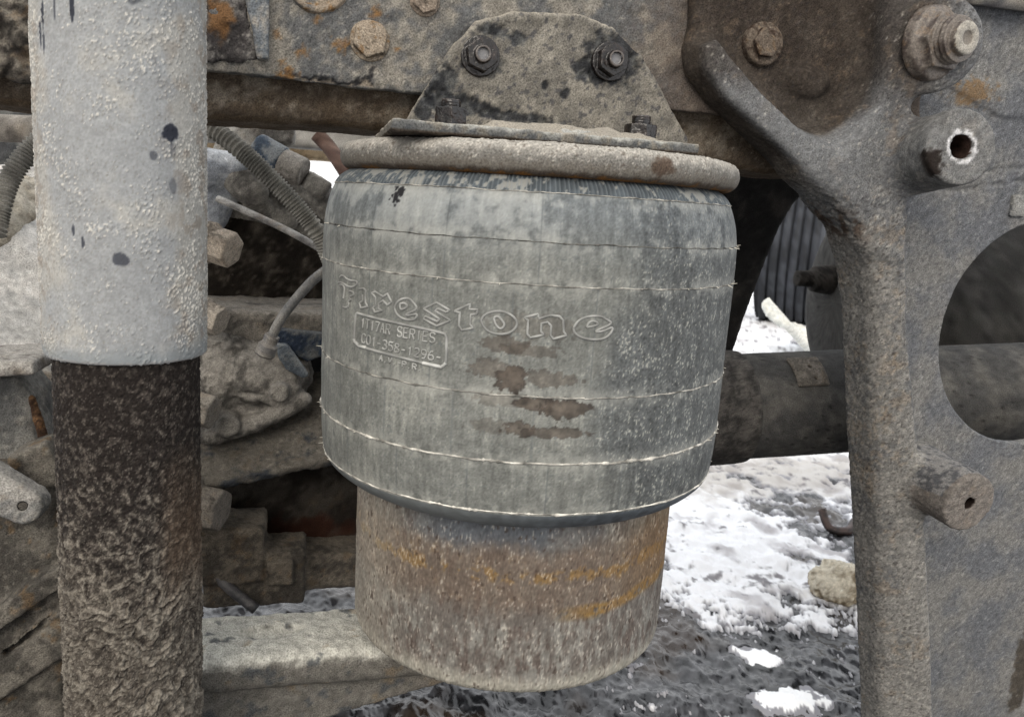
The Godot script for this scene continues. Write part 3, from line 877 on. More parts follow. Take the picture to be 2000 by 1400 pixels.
func raised_writing(o: Node) -> void:
	stroke(o, "letter", [PackedVector2Array([Vector2(-1.2035, -0.0763), Vector2(-1.1722, -0.0754), Vector2(-1.1471, -0.0759), Vector2(-1.1088, -0.0771), Vector2(-1.0716, -0.0767), Vector2(-1.0431, -0.0751), Vector2(-1.0347, -0.0731), Vector2(-1.0495, -0.0724), Vector2(-1.0847, -0.0730), Vector2(-1.1233, -0.0724), Vector2(-1.1485, -0.0710), Vector2(-1.1735, -0.0711), Vector2(-1.1901, -0.0726)]), PackedVector2Array([Vector2(-1.1871, -0.0769), Vector2(-1.1525, -0.0767), Vector2(-1.1378, -0.0787), Vector2(-1.1451, -0.0826), Vector2(-1.1501, -0.0851)]), PackedVector2Array([Vector2(-1.1015, -0.0799), Vector2(-1.0769, -0.0793), Vector2(-1.0564, -0.0805), Vector2(-1.0724, -0.0822), Vector2(-1.0943, -0.0831), Vector2(-1.0940, -0.0840), Vector2(-1.0778, -0.0847), Vector2(-1.1061, -0.0862), Vector2(-1.0981, -0.0875), Vector2(-1.1052, -0.0896), Vector2(-1.1247, -0.0907), Vector2(-1.1527, -0.0907)])], 0.00078, 0.50, true)
	stroke(o, "letter", [PackedVector2Array([Vector2(-1.0205, -0.0769), Vector2(-0.9893, -0.0761), Vector2(-0.9749, -0.0773), Vector2(-0.9779, -0.0809), Vector2(-0.9739, -0.0845), Vector2(-0.9596, -0.0867), Vector2(-1.0067, -0.0884), Vector2(-1.0160, -0.0856), Vector2(-0.9924, -0.0837), Vector2(-0.9955, -0.0799)])], 0.00078, 0.50)
	stroke(o, "letter", [PackedVector2Array([Vector2(-0.9353, -0.0779), Vector2(-0.9128, -0.0768), Vector2(-0.8903, -0.0780), Vector2(-0.8686, -0.0790), Vector2(-0.8443, -0.0768), Vector2(-0.8213, -0.0813), Vector2(-0.8424, -0.0836), Vector2(-0.8680, -0.0814), Vector2(-0.8932, -0.0835), Vector2(-0.8923, -0.0866), Vector2(-0.8722, -0.0875), Vector2(-0.9139, -0.0892), Vector2(-0.9255, -0.0869), Vector2(-0.9106, -0.0849), Vector2(-0.9118, -0.0802), Vector2(-0.9353, -0.0779)])], 0.00078, 0.50)
	stroke(o, "letter", [PackedVector2Array([Vector2(-0.8047, -0.0845), Vector2(-0.7955, -0.0813), Vector2(-0.7698, -0.0785), Vector2(-0.7334, -0.0776), Vector2(-0.7115, -0.0799), Vector2(-0.6881, -0.0834), Vector2(-0.7524, -0.0876), Vector2(-0.7319, -0.0878), Vector2(-0.6874, -0.0858), Vector2(-0.7029, -0.0898), Vector2(-0.7333, -0.0905), Vector2(-0.7665, -0.0900), Vector2(-0.7937, -0.0879), Vector2(-0.8047, -0.0845)]), PackedVector2Array([Vector2(-0.7764, -0.0816), Vector2(-0.7544, -0.0806), Vector2(-0.7356, -0.0826), Vector2(-0.7693, -0.0853), Vector2(-0.7773, -0.0836), Vector2(-0.7764, -0.0816)])], 0.00078, 0.50, true)
	stroke(o, "letter", [PackedVector2Array([Vector2(-0.6638, -0.0826), Vector2(-0.6079, -0.0783), Vector2(-0.5518, -0.0817), Vector2(-0.5650, -0.0832), Vector2(-0.6004, -0.0816), Vector2(-0.6128, -0.0831), Vector2(-0.5461, -0.0876), Vector2(-0.6036, -0.0917), Vector2(-0.6620, -0.0886), Vector2(-0.6544, -0.0869), Vector2(-0.6012, -0.0891), Vector2(-0.5921, -0.0875), Vector2(-0.6638, -0.0826)])], 0.00078, 0.50)
	stroke(o, "letter", [PackedVector2Array([Vector2(-0.5313, -0.0820), Vector2(-0.4697, -0.0771), Vector2(-0.4716, -0.0802), Vector2(-0.4392, -0.0799), Vector2(-0.4412, -0.0825), Vector2(-0.4646, -0.0831), Vector2(-0.4656, -0.0888), Vector2(-0.4530, -0.0906), Vector2(-0.4973, -0.0925), Vector2(-0.5103, -0.0901), Vector2(-0.5086, -0.0826), Vector2(-0.5313, -0.0820)])], 0.00078, 0.50)
	stroke(o, "letter", [PackedVector2Array([Vector2(-0.4229, -0.0859), Vector2(-0.4147, -0.0830), Vector2(-0.3894, -0.0807), Vector2(-0.3582, -0.0796), Vector2(-0.3237, -0.0803), Vector2(-0.2972, -0.0824), Vector2(-0.2829, -0.0854), Vector2(-0.2873, -0.0886), Vector2(-0.3077, -0.0916), Vector2(-0.3444, -0.0930), Vector2(-0.3821, -0.0925), Vector2(-0.4092, -0.0900), Vector2(-0.4229, -0.0859)]), PackedVector2Array([Vector2(-0.3738, -0.0839), Vector2(-0.3601, -0.0822), Vector2(-0.3358, -0.0857), Vector2(-0.3310, -0.0878), Vector2(-0.3455, -0.0902), Vector2(-0.3654, -0.0878), Vector2(-0.3738, -0.0839)])], 0.00078, 0.50, true)
	stroke(o, "letter", [PackedVector2Array([Vector2(-0.2575, -0.0824), Vector2(-0.2076, -0.0800), Vector2(-0.2008, -0.0825), Vector2(-0.1591, -0.0803), Vector2(-0.1246, -0.0806), Vector2(-0.1091, -0.0827), Vector2(-0.1030, -0.0893), Vector2(-0.0920, -0.0914), Vector2(-0.1412, -0.0937), Vector2(-0.1537, -0.0917), Vector2(-0.1534, -0.0862), Vector2(-0.1687, -0.0842), Vector2(-0.1910, -0.0852), Vector2(-0.1906, -0.0898), Vector2(-0.1789, -0.0916), Vector2(-0.2300, -0.0936), Vector2(-0.2422, -0.0916), Vector2(-0.2427, -0.0839), Vector2(-0.2575, -0.0824)])], 0.00078, 0.50)
	stroke(o, "letter", [PackedVector2Array([Vector2(-0.0662, -0.0869), Vector2(-0.0482, -0.0822), Vector2(-0.0078, -0.0799), Vector2(0.0407, -0.0797), Vector2(0.0615, -0.0814), Vector2(0.0965, -0.0839), Vector2(0.0123, -0.0888), Vector2(0.0522, -0.0887), Vector2(0.0944, -0.0856), Vector2(0.0931, -0.0886), Vector2(0.0671, -0.0927), Vector2(0.0181, -0.0936), Vector2(-0.0368, -0.0923), Vector2(-0.0619, -0.0896), Vector2(-0.0662, -0.0869)]), PackedVector2Array([Vector2(-0.0132, -0.0863), Vector2(-0.0087, -0.0837), Vector2(0.0116, -0.0823), Vector2(0.0347, -0.0841), Vector2(0.0196, -0.0855), Vector2(-0.0132, -0.0863)])], 0.00078, 0.50, true)
	# the code plate: a raised rounded frame, two rows inside and one below
	stroke(o, "code_frame", [PackedVector2Array([Vector2(-1.0328, -0.0921), Vector2(-0.7731, -0.0933), Vector2(-0.5738, -0.0951), Vector2(-0.5593, -0.0969), Vector2(-0.5579, -0.1012), Vector2(-0.5576, -0.1117), Vector2(-0.5615, -0.1133), Vector2(-0.5768, -0.1153), Vector2(-0.5929, -0.1153), Vector2(-0.7750, -0.1132), Vector2(-1.0108, -0.1123), Vector2(-1.0481, -0.1105), Vector2(-1.0511, -0.1079), Vector2(-1.0434, -0.0942), Vector2(-1.0328, -0.0921)])], 0.00095, 0.50, true)
	for c in [PackedVector2Array([Vector2(-1.0509, -0.1088), Vector2(-1.0458, -0.1104), Vector2(-1.0108, -0.1123), Vector2(-0.9644, -0.1122)]), PackedVector2Array([Vector2(-0.6596, -0.1145), Vector2(-0.5768, -0.1154), Vector2(-0.5645, -0.1140), Vector2(-0.5580, -0.1125)])]: stroke(o, "frame_corner", [c], 0.0011, 0.64)
	var rows := [["1T17AR SERIES", PackedVector2Array([Vector2(-1.0066, -0.1005), Vector2(-0.6050, -0.1017), Vector2(-0.6023, -0.0960), Vector2(-1.0019, -0.0945)])], ["C01-358-1296-", PackedVector2Array([Vector2(-0.9999, -0.1095), Vector2(-0.5733, -0.1123), Vector2(-0.5717, -0.1074), Vector2(-0.9951, -0.1040)])], ["A.V.-P.R.", PackedVector2Array([Vector2(-0.8838, -0.1179), Vector2(-0.6594, -0.1195), Vector2(-0.6577, -0.1162), Vector2(-0.8803, -0.1145)])]]
	for row in rows:
		stroke(o, "code_row", writing(row[0], row[1]), 0.00056, 0.54)

static func writing(text: String, at: PackedVector2Array) -> Array:    # at: baseline start, baseline end, top end, top start
	var g := {"1": [[0.3, 0.75, 0.55, 1, 0.55, 0]], "T": [[0, 1, 1, 1], [0.5, 1, 0.5, 0]], "7": [[0, 1, 1, 1, 0.4, 0]], "A": [[0, 0, 0.5, 1, 1, 0], [0.2, 0.38, 0.8, 0.38]],
		"R": [[0, 0, 0, 1, 0.75, 1, 1, 0.85, 1, 0.65, 0.75, 0.5, 0, 0.5], [0.55, 0.5, 1, 0]], "S": [[1, 0.85, 0.75, 1, 0.25, 1, 0, 0.85, 0, 0.65, 0.25, 0.52, 0.75, 0.48, 1, 0.35, 1, 0.15, 0.75, 0, 0.25, 0, 0, 0.15]],
		"E": [[1, 1, 0, 1, 0, 0, 1, 0], [0, 0.5, 0.8, 0.5]], "I": [[0.5, 1, 0.5, 0]], "C": [[1, 0.8, 0.75, 1, 0.25, 1, 0, 0.75, 0, 0.25, 0.25, 0, 0.75, 0, 1, 0.2]],
		"0": [[0.25, 0, 0, 0.25, 0, 0.75, 0.25, 1, 0.75, 1, 1, 0.75, 1, 0.25, 0.75, 0, 0.25, 0]], "-": [[0.15, 0.45, 0.85, 0.45]],
		"3": [[0, 0.9, 0.25, 1, 0.75, 1, 1, 0.8, 1, 0.65, 0.7, 0.52, 0.4, 0.52], [0.7, 0.52, 1, 0.38, 1, 0.2, 0.75, 0, 0.25, 0, 0, 0.12]],
		"5": [[1, 1, 0.1, 1, 0.05, 0.55, 0.6, 0.62, 1, 0.42, 1, 0.2, 0.7, 0, 0.2, 0, 0, 0.12]], "8": [[0.5, 0.52, 0.1, 0.7, 0.1, 0.85, 0.3, 1, 0.7, 1, 0.9, 0.85, 0.9, 0.7, 0.5, 0.52, 0, 0.35, 0, 0.15, 0.25, 0, 0.75, 0, 1, 0.15, 1, 0.35, 0.5, 0.52]],
		"2": [[0, 0.8, 0.2, 1, 0.8, 1, 1, 0.8, 1, 0.6, 0, 0, 1, 0]], "9": [[1, 0.65, 0.75, 0.45, 0.25, 0.45, 0, 0.62, 0, 0.82, 0.25, 1, 0.75, 1, 1, 0.8, 1, 0.5, 0.6, 0, 0.2, 0]],
		"6": [[0.85, 1, 0.45, 1, 0, 0.5, 0, 0.2, 0.25, 0, 0.75, 0, 1, 0.2, 1, 0.38, 0.75, 0.55, 0.25, 0.55, 0, 0.35]], "V": [[0, 1, 0.5, 0, 1, 1]], "P": [[0, 0, 0, 1, 0.75, 1, 1, 0.85, 1, 0.62, 0.75, 0.48, 0, 0.48]], ".": [[0.4, 0, 0.6, 0]]}
	var out := []
	var n := text.length()
	for i in n:
		if not g.has(text[i]): continue
		for line in g[text[i]]:
			var l := PackedVector2Array()
			for k in range(0, line.size(), 2):
				var u: float = (i + 0.12 + 0.70 * line[k]) / n
				l.append(at[0].lerp(at[1], u).lerp(at[3].lerp(at[2], u), line[k + 1]))
			out.append(l)
	return out

# ------------------------------------------------------------------ bracket over the spring
func build_bracket() -> void:
	var o := thing("spring_bracket", "mud-caked steel bracket with a flat foot bolted onto the air spring", "bracket")
	var back := PackedVector2Array([Vector2(-0.1056, 0.0231), Vector2(-0.0920, 0.0319), Vector2(-0.0766, 0.0596), Vector2(-0.0611, 0.0844), Vector2(-0.0436, 0.1045), Vector2(-0.0179, 0.1138), Vector2(0.0321, 0.1179), Vector2(0.0606, 0.1110), Vector2(0.0835, 0.0937), Vector2(0.1055, 0.0660), Vector2(0.1287, 0.0382), Vector2(0.1300, 0.0266), Vector2(-0.1053, 0.0132)])
	var f0 := Vector3(-0.1121, 0.0210, 0.1080)
	var f1 := Vector3(0.0762, 0.0242, 0.1080)
	var mid := Vector3((f0.x + f1.x) * 0.5, (f0.y + f1.y) * 0.5 - 0.0034, 0.041)
	var f := func(p: Vector3) -> float:
		var d := prism(p, back, -0.030, -0.021, 0.0025)
		d = smin(d, sd_box(p, mid, Vector3((f1.x - f0.x) * 0.5, 0.0034, 0.067), 0.0018), 0.004)
		# drift of mud lying on the foot against the plate
		var drift := sd_ell(p, mid + Vector3(0.025, 0.001, 0.010), Vector3(0.080, 0.0115 + 0.003 * mo(p, 40.0), 0.034)) + 0.0022 * fb(p, 55.0)
		d = smin(d, drift, 0.006)
		return d
	var bare := [[Vector2(-0.0668, 0.0604), 0.012, 0.014], [Vector2(-0.0596, 0.0487), 0.020, 0.007], [Vector2(-0.0407, 0.0460), 0.02, 0.005], [Vector2(-0.0137, 0.0425), 0.03, 0.004], [Vector2(0.0618, 0.0929), 0.021, 0.020], [Vector2(0.0407, 0.0811), 0.010, 0.009], [Vector2(0.0531, 0.0768), 0.012, 0.005], [Vector2(0.0261, 0.0634), 0.004, 0.005], [Vector2(0.0100, 0.0674), 0.003, 0.003], [Vector2(-0.0780, 0.0471), 0.012, 0.012], [Vector2(-0.0305, 0.1005), 0.010, 0.004], [Vector2(-0.0132, 0.0971), 0.006, 0.005], [Vector2(-0.0385, 0.0753), 0.014, 0.006]]
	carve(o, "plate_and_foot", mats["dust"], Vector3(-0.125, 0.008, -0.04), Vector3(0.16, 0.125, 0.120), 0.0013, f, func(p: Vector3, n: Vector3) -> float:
		var q := Vector2(p.x, p.y)
		var d := 0.0009 * fb(p, 60.0) + 0.0003 * fb(p, 240.0)
		if n.z > 0.3 and p.z < 0.0:
			var e := sd_poly(q, back)
			d += 0.0016 * ss(-0.010, -0.002, e + 0.004 * fb(p, 60.0)) * ss(0.045, 0.07, p.y)
			for b in bare:
				d -= 0.0013 * blot(q.x, q.y, b[0].x, b[0].y, b[1], b[2], 0.8 * fb(p, 130.0), 0.28)
		return d, func(p: Vector3, n: Vector3, d: float) -> Color:
		var q := Vector2(p.x, p.y)
		var mott := fb(p, 120.0)
		var c := Color(0.42, 0.408, 0.385).lerp(Color(0.50, 0.484, 0.452), ss(-0.2, 0.3, fb(p, 40.0))) * (1.0 + 0.16 * mott + 0.12 * mo(p, 560.0))
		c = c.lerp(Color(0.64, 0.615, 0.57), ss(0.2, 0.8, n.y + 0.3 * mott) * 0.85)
		var sp := ss(0.46, 0.60, mo(p, 170.0) + 0.3 * mott)
		c = c.lerp(Color(0.27, 0.27, 0.28), 0.7 * sp * ss(0.4, 0.8, n.z))
		if n.z > 0.3 and p.z < 0.01:
			for b in bare:
				var w := blot(q.x, q.y, b[0].x, b[0].y, b[1], b[2], 0.8 * fb(p, 130.0), 0.28)
				c = c.lerp(Color(0.19, 0.195, 0.205).lerp(Color(0.32, 0.325, 0.325), ss(-0.1, 0.35, fb(p + Vector3(2, 0, 5), 90.0))) * (1.0 + 0.5 * mott), w * 0.9)
		if n.z > 0.5 and p.z > 0.08:                                  # front edge of the foot: chipped dark paint
			c = c.lerp(Color(0.30, 0.315, 0.33), 0.6 * ss(-0.25, 0.1, mott + 0.1 + 0.4 * fb(p, 30.0)))
			c = c.lerp(Color(0.70, 0.70, 0.675), 0.75 * ss(0.05, 0.40, 0.5 * fb(p + Vector3(3, 0, 0), 60.0) + 0.3 * mott + 110.0 * (p.y - mid.y - 0.0006)))
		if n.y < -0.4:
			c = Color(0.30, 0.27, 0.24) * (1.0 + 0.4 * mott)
		return c)
	oily_nut(o, "nut", Vector3(-0.0396, 0.0822, -0.0210), Vector3(0, 0, 1), 0.0118, 0.0095, 0.0062, 0.013, true)
	oily_nut(o, "nut", Vector3(0.0590, 0.0883, -0.0210), Vector3(0, 0, 1), 0.0118, 0.0095, 0.0062, 0.015, true)
	oily_nut(o, "stud_nut", Vector3(Vector3(-0.0692, 0.0309, 0.0450).x, mid.y + 0.0034, 0.045), Vector3.UP, 0.0112, 0.0150, 0.0064, 0.0200, false)
	oily_nut(o, "stud_nut", Vector3(Vector3(0.0613, 0.0335, 0.0450).x, mid.y + 0.0034, 0.045), Vector3.UP, 0.0112, 0.0150, 0.0064, 0.0210, false)

func oily_nut(o: Node, called: String, at: Vector3, dir: Vector3, r: float, h: float, sr: float, sl: float, socket: bool) -> void:
	var m := carve(o, called, mats["oily"], Vector3(-r * 1.5, -0.003, -r * 1.5), Vector3(r * 1.5, sl + 0.004, r * 1.5), 0.00062, func(p: Vector3) -> float:
		var d := minf(sd_hex(p, r, h), sd_cyl(p, Vector3(0, -0.003, 0), Vector3(0, 0.0018, 0), r * 1.22, r * 1.2, 0.0006))
		var rad := sr - 0.0004 * (0.5 + 0.5 * sin(p.y * TAU / 0.0017))
		d = minf(d, sd_cyl(p, Vector3.ZERO, Vector3(0, sl, 0), rad, rad, 0.001))
		if socket:
			d = maxf(d, -sd_cyl(p, Vector3(0, sl - 0.003, 0), Vector3(0, sl + 0.01, 0), sr * 0.66, sr * 0.66, 0.0003))
		return d, rough_by(0.0006, 190.0, 0.0002), func(p: Vector3, n: Vector3, d: float) -> Color:
		var c := Color(0.095, 0.082, 0.08) * (1.0 + 0.7 * fb(p, 160.0))
		c = c.lerp(Color(0.20, 0.16, 0.145), 0.6 * ss(0.05, 0.4, fb(p + Vector3(1, 1, 1), 120.0)))
		if p.y > sl - 0.0042 and Vector2(p.x, p.z).length() < sr * 0.66:
			c = Color(0.40, 0.40, 0.41)
		elif n.y > 0.5 and p.y > sl - 0.002:
			c = Color(0.30, 0.28, 0.27)
		return c)
	m.transform = Transform3D(frame_of(dir) * Basis(Vector3.UP, at.x * 9.0), at)

# ------------------------------------------------------------------ cast hanger on the right
func build_hanger() -> void:
	var o := thing("cast_hanger", "large sand-textured cast iron hanger with a diagonal rib and two round bosses", "hanger")
	var leg := PackedVector2Array([Vector2(0.2344, 0.0211), Vector2(0.2527, 0.0495), Vector2(0.2693, 0.0738), Vector2(0.2732, 0.1119), Vector2(0.2618, 0.1691), Vector2(0.2522, 0.2240), Vector2(0.3022, 0.2310), Vector2(0.3095, 0.1749), Vector2(0.2993, 0.1258), Vector2(0.3009, 0.0919), Vector2(0.3021, 0.0651), Vector2(0.3031, 0.0337), Vector2(0.3105, -0.0019), Vector2(0.3310, -0.1061), Vector2(0.3608, -0.2094), Vector2(0.3842, -0.2914), Vector2(0.4087, -0.3941), Vector2(0.4411, -0.5331), Vector2(0.4560, -0.6042), Vector2(0.4047, -0.5967), Vector2(0.3812, -0.4711), Vector2(0.3481, -0.3142), Vector2(0.3210, -0.1951), Vector2(0.2988, -0.0896), Vector2(0.2861, -0.0523), Vector2(0.2688, -0.0204), Vector2(0.2472, -0.0016)])
	var ribp := PackedVector2Array([Vector2(0.1214, 0.1023), Vector2(0.1321, 0.1070), Vector2(0.1495, 0.0913), Vector2(0.1715, 0.0741), Vector2(0.2015, 0.0540), Vector2(0.2308, 0.0389), Vector2(0.2565, 0.0230), Vector2(0.2928, 0.0051), Vector2(0.3150, -0.0101), Vector2(0.3032, -0.0697), Vector2(0.2843, -0.0450), Vector2(0.2606, -0.0172), Vector2(0.2358, 0.0064), Vector2(0.2041, 0.0291), Vector2(0.1739, 0.0487), Vector2(0.1422, 0.0678), Vector2(0.1239, 0.0881)])
	var web := PackedVector2Array([Vector2(0.1114, 0.2115), Vector2(0.1224, 0.1149), Vector2(0.1320, 0.0903), Vector2(0.1712, 0.0600), Vector2(0.2212, 0.0248), Vector2(0.2634, -0.0049), Vector2(0.2977, 0.0219), Vector2(0.2955, 0.1177), Vector2(0.2747, 0.2345)])
	var leg0 := Vector3(0.3238, -0.1059, 0.0120)
	var legt := (Vector3(0.3987, -0.3921, 0.0120) - leg0).normalized()
	var legn := (Vector3(0, 0, 0.87) - Vector3(-legt.y, legt.x, 0) * 0.49).normalized()   # the broad face of the leg looks a little to the left
	var b1 := Vector3(0.3153, 0.0344, -0.0050)
	var b1e := Vector3(0.3081, 0.0409, 0.0600)
	var b2 := Vector3(0.3797, -0.2367, -0.0050)
	var b2e := Vector3(0.3827, -0.2434, 0.0500)
	var b3 := Vector3(0.3129, 0.1214, -0.0050)
	var b3e := Vector3(0.3023, 0.1188, 0.0220)
	var f := func(p: Vector3) -> float:
		var d := prism(p, leg, -0.045, 0.012, 0.008)
		d = -smin(-d, -((p - leg0).dot(legn) - 1.2 * maxf(0.0, p.y + 0.05)), 0.008)
		d = smin(d, prism(p, ribp, -0.028, 0.006, 0.0055), 0.008)
		d = smin(d, prism(p, web, -0.031, -0.019, 0.004), 0.026)
		d = smin(d, sd_cyl(p, b1 - (b1e - b1) * 0.3, b1e, 0.0295, 0.0280, 0.002), 0.014)
		d = smin(d, sd_cyl(p, b2 - (b2e - b2) * 0.3, b2e, 0.0270, 0.0255, 0.002), 0.014)
		d = smin(d, sd_cyl(p, b3 - (b3e - b3) * 0.5, b3e, 0.037, 0.036, 0.006), 0.014)
		d = maxf(d, -sd_cyl(p, b1e - (b1e - b1) * 0.5, b1e + (b1e - b1) * 0.2, 0.0088, 0.0090, 0.0004))
		d = maxf(d, -sd_cyl(p, b2e - (b2e - b2) * 0.4, b2e + (b2e - b2) * 0.2, 0.0050, 0.0056, 0.0004))
		# rounded floor and lumps of the pocket
		d = smin(d, sd_cap(p, Vector3(0.2348, 0.0291, -0.0160), Vector3(0.2858, 0.0531, -0.0160), 0.014, 0.014), 0.024)
		d = smin(d, sd_ell(p, Vector3(0.2237, 0.0881, -0.0160), Vector3(0.018, 0.011, 0.006)), 0.008)
		return d
	var u1 := (b1e - b1).normalized()
	var u2 := (b2e - b2).normalized()
	var rustline := Vector2(0.3334, -0.0927)
	carve(o, "casting", mats["dust"], Vector3(0.10, -0.60, -0.055), Vector3(0.44, 0.30, 0.065), 0.0018, f, func(p: Vector3, n: Vector3) -> float:
		var sandy := ss(0.45, -0.15, n.x - 0.3 * ss(0.0, -0.05, p.y)) * ss(0.03, -0.06, p.y)
		var d := 0.0006 * fb(p, 50.0) + (0.0002 + 0.0008 * sandy) * fb(p, 210.0) + (0.0002 + 0.0003 * sandy) * mo(p, 450.0)
		if p.y < 0.0 and p.y > -0.03: d -= 0.0012 * ss(0.0, 0.3, fb(p, 90.0))
		return d, func(p: Vector3, n: Vector3, d: float) -> Color:
		var mott := fb(p, 150.0)
		var big := fb(p, 22.0)
		var sandy := ss(0.5, -0.1, n.x - 0.3 * ss(0.0, -0.05, p.y)) * ss(0.03, -0.06, p.y)
		var c := Color(0.41, 0.413, 0.418).lerp(Color(0.465, 0.460, 0.450), ss(-0.3, 0.3, big + 0.3 * mott + 0.8 * (sandy - 0.5)))
		c = c.lerp(Color(0.50, 0.493, 0.478), 0.7 * sandy * ss(-0.2, 0.3, mott))
		# pocket: brown mud and old rust
		var pocket := ss(0.004, -0.008, p.z) * ss(0.0, 0.02, p.y) * ss(0.30, 0.25, p.x)
		c = c.lerp(Color(0.25, 0.231, 0.214).lerp(Color(0.335, 0.317, 0.296), ss(-0.2, 0.4, big)), pocket)
		c = c.lerp(Color(0.22, 0.195, 0.175), 0.65 * ss(0.04, 0.11, p.y + 0.03 * big) * ss(0.32, 0.29, p.x))
		var r := ss(0.24, 0.46, fb(p + Vector3(4, 4, 0), 28.0) + 0.5 * mott)
		c = c.lerp(Color(0.43, 0.37, 0.31), 0.3 * r)
		c = c.lerp(Color(0.46, 0.39, 0.31), 0.25 * (1.0 - ss(0.003, 0.010, absf(p.x - 0.318 + 0.06 * (p.y + 0.1)))) * ss(-0.1, 0.3, mott + big) * ss(0.06, -0.02, p.y))
		c = c.lerp(Color(0.25, 0.19, 0.15), 0.8 * ss(0.015, 0.0, absf(p.y + 0.012 + 0.3 * (p.x - 0.23))) * ss(0.0, 0.35, fb(p, 70.0) + 0.15) * ss(0.29, 0.26, p.x))
		c = c * (1.0 + 0.17 * mott + 0.10 * mo(p, 330.0) + 0.14 * mo(p, 540.0) + 0.10 * big)
		c = c.lerp(Color(0.66, 0.64, 0.60), (0.5 - 0.38 * pocket) * ss(0.60, 0.84, mo(p, 560.0) + 0.35 * mott))
		c = c.lerp(Color(0.20, 0.19, 0.19), 0.6 * ss(0.52, 0.75, mo(p + Vector3(8, 1, 1), 300.0) + 0.4 * mott))
		var on_rib := ss(-0.006, -0.001, p.z) * ss(0.25, 0.6, n.z) * ss(-0.005, 0.012, p.y) * ss(0.285, 0.265, p.x)
		c = c.lerp(Color(0.45, 0.455, 0.46) * (1.0 + 0.16 * mott + 0.12 * mo(p, 540.0)), 0.6 * on_rib * ss(0.085, 0.06, p.y + 0.01 * big))
		c = c.lerp(Color(0.74, 0.73, 0.70), 0.6 * (1.0 - 0.8 * pocket) * ss(0.70, 0.86, mo(p + Vector3(1, 9, 1), 540.0) + 0.25 * big))
		# faces of the bosses
		var t1 := (p - b1e)
		var a1 := t1.dot(u1)
		var r1 := (t1 - u1 * a1).length()
		if r1 < 0.030 and a1 > -0.03:
			c = c.lerp(Color(0.44, 0.44, 0.435) * (1.0 + 0.4 * mott), 0.6)
			var crust := 0.85 * (1.0 - ss(0.0008, 0.0022, absf(r1 - 0.0104 - 0.004 * fb(p, 90.0)))) * ss(-0.35, 0.0, fb(p, 60.0) + 0.1)
			if a1 > -0.004: c = c.lerp(Color(0.88, 0.88, 0.89), crust * 0.95)
			if a1 < -0.002 and r1 < 0.0098: c = Color(0.24, 0.19, 0.17) * (1.0 + 0.4 * mott)
			var side := t1 - u1 * a1
			c = c.lerp(Color(0.15, 0.13, 0.12), 0.9 * blot(side.x, side.y, -0.022, -0.014, 0.007, 0.012, 0.8 * mott, 0.2) * ss(-0.012, -0.004, a1))
		var t2 := (p - b2e)
		var a2 := t2.dot(u2)
		var r2 := (t2 - u2 * a2).length()
		if r2 < 0.028 and a2 > -0.06:
			c = c.lerp(Color(0.42, 0.385, 0.36) * (1.0 + 0.3 * mott), 0.5)
			if a2 < -0.006 and t2.y > 0.005: c = c.lerp(Color(0.25, 0.27, 0.30).lerp(Color(0.52, 0.53, 0.54), ss(-0.15, 0.25, mott + big)), 0.55)
			if a2 < -0.001 and r2 < 0.0060: c = Color(0.16, 0.13, 0.12)
		return c)
	# bolt in the upper boss: washer, nut and a threaded end with a centre mark
	var dir := Vector3(0.16, -0.02, 1.0).normalized()
	var bt := carve(o, "through_bolt", mats["metal"], Vector3(-0.034, -0.005, -0.034), Vector3(0.034, 0.045, 0.034), 0.0011, func(p: Vector3) -> float:
		var d := sd_cyl(p, Vector3(0, -0.005, 0), Vector3(0, 0.006, 0), 0.0285, 0.0265, 0.003)
		d = smin(d, sd_hex(p - Vector3(0, 0.003, 0), 0.0225, 0.011), 0.006)
		var rad := 0.0175 - 0.0012 * (0.5 + 0.5 * sin(p.y * TAU / 0.0042))
		d = minf(d, sd_cyl(p, Vector3.ZERO, Vector3(0, 0.024, 0), rad, rad, 0.002))
		d = minf(d, sd_cyl(p, Vector3.ZERO, Vector3(0, 0.030, 0), 0.0125, 0.0120, 0.002))
		return maxf(d, -sd_ell(p, Vector3(0, 0.031, 0), Vector3(0.006, 0.0035, 0.006))), rough_by(0.0006, 120.0, 0.0002), func(p: Vector3, n: Vector3, d: float) -> Color:
		var c := grime(p, n, Color(0.29, 0.255, 0.235), Color(0.42, 0.39, 0.36), [0.0, 0.9, 0.25, 0.3, 60.0, 7.0])
		if n.y > 0.3 and p.y > 0.026:
			c = Color(0.60, 0.58, 0.54) * (1.0 + 0.3 * fb(p, 150.0))
			if Vector2(p.x, p.z).length() < 0.005: c = c.lerp(Color(0.34, 0.31, 0.28), 0.6)
		return c)
	bt.transform = Transform3D(frame_of(dir), b3e - dir * 0.001)
	var bb := carve(o, "pocket_bolt", mats["dust"], Vector3(-0.022, -0.006, -0.022), Vector3(0.022, 0.014, 0.022), 0.0011, func(p: Vector3) -> float:
		return smin(sd_cyl(p, Vector3(0, -0.005, 0), Vector3(0, 0.004, 0), 0.0165, 0.016, 0.002), sd_hex(p - Vector3(0, 0.003, 0), 0.0115, 0.006), 0.002), rough_by(0.0012, 110.0, 0.0003), grimy(Color(0.25, 0.21, 0.185), Color(0.38, 0.345, 0.31), [0.0, 1.0, 0.25, 0.2, 60.0, 2.0]))
	bb.transform = Transform3D(frame_of(Vector3(0, 0, 1)), Vector3(0.1799, 0.1120, -0.0160))

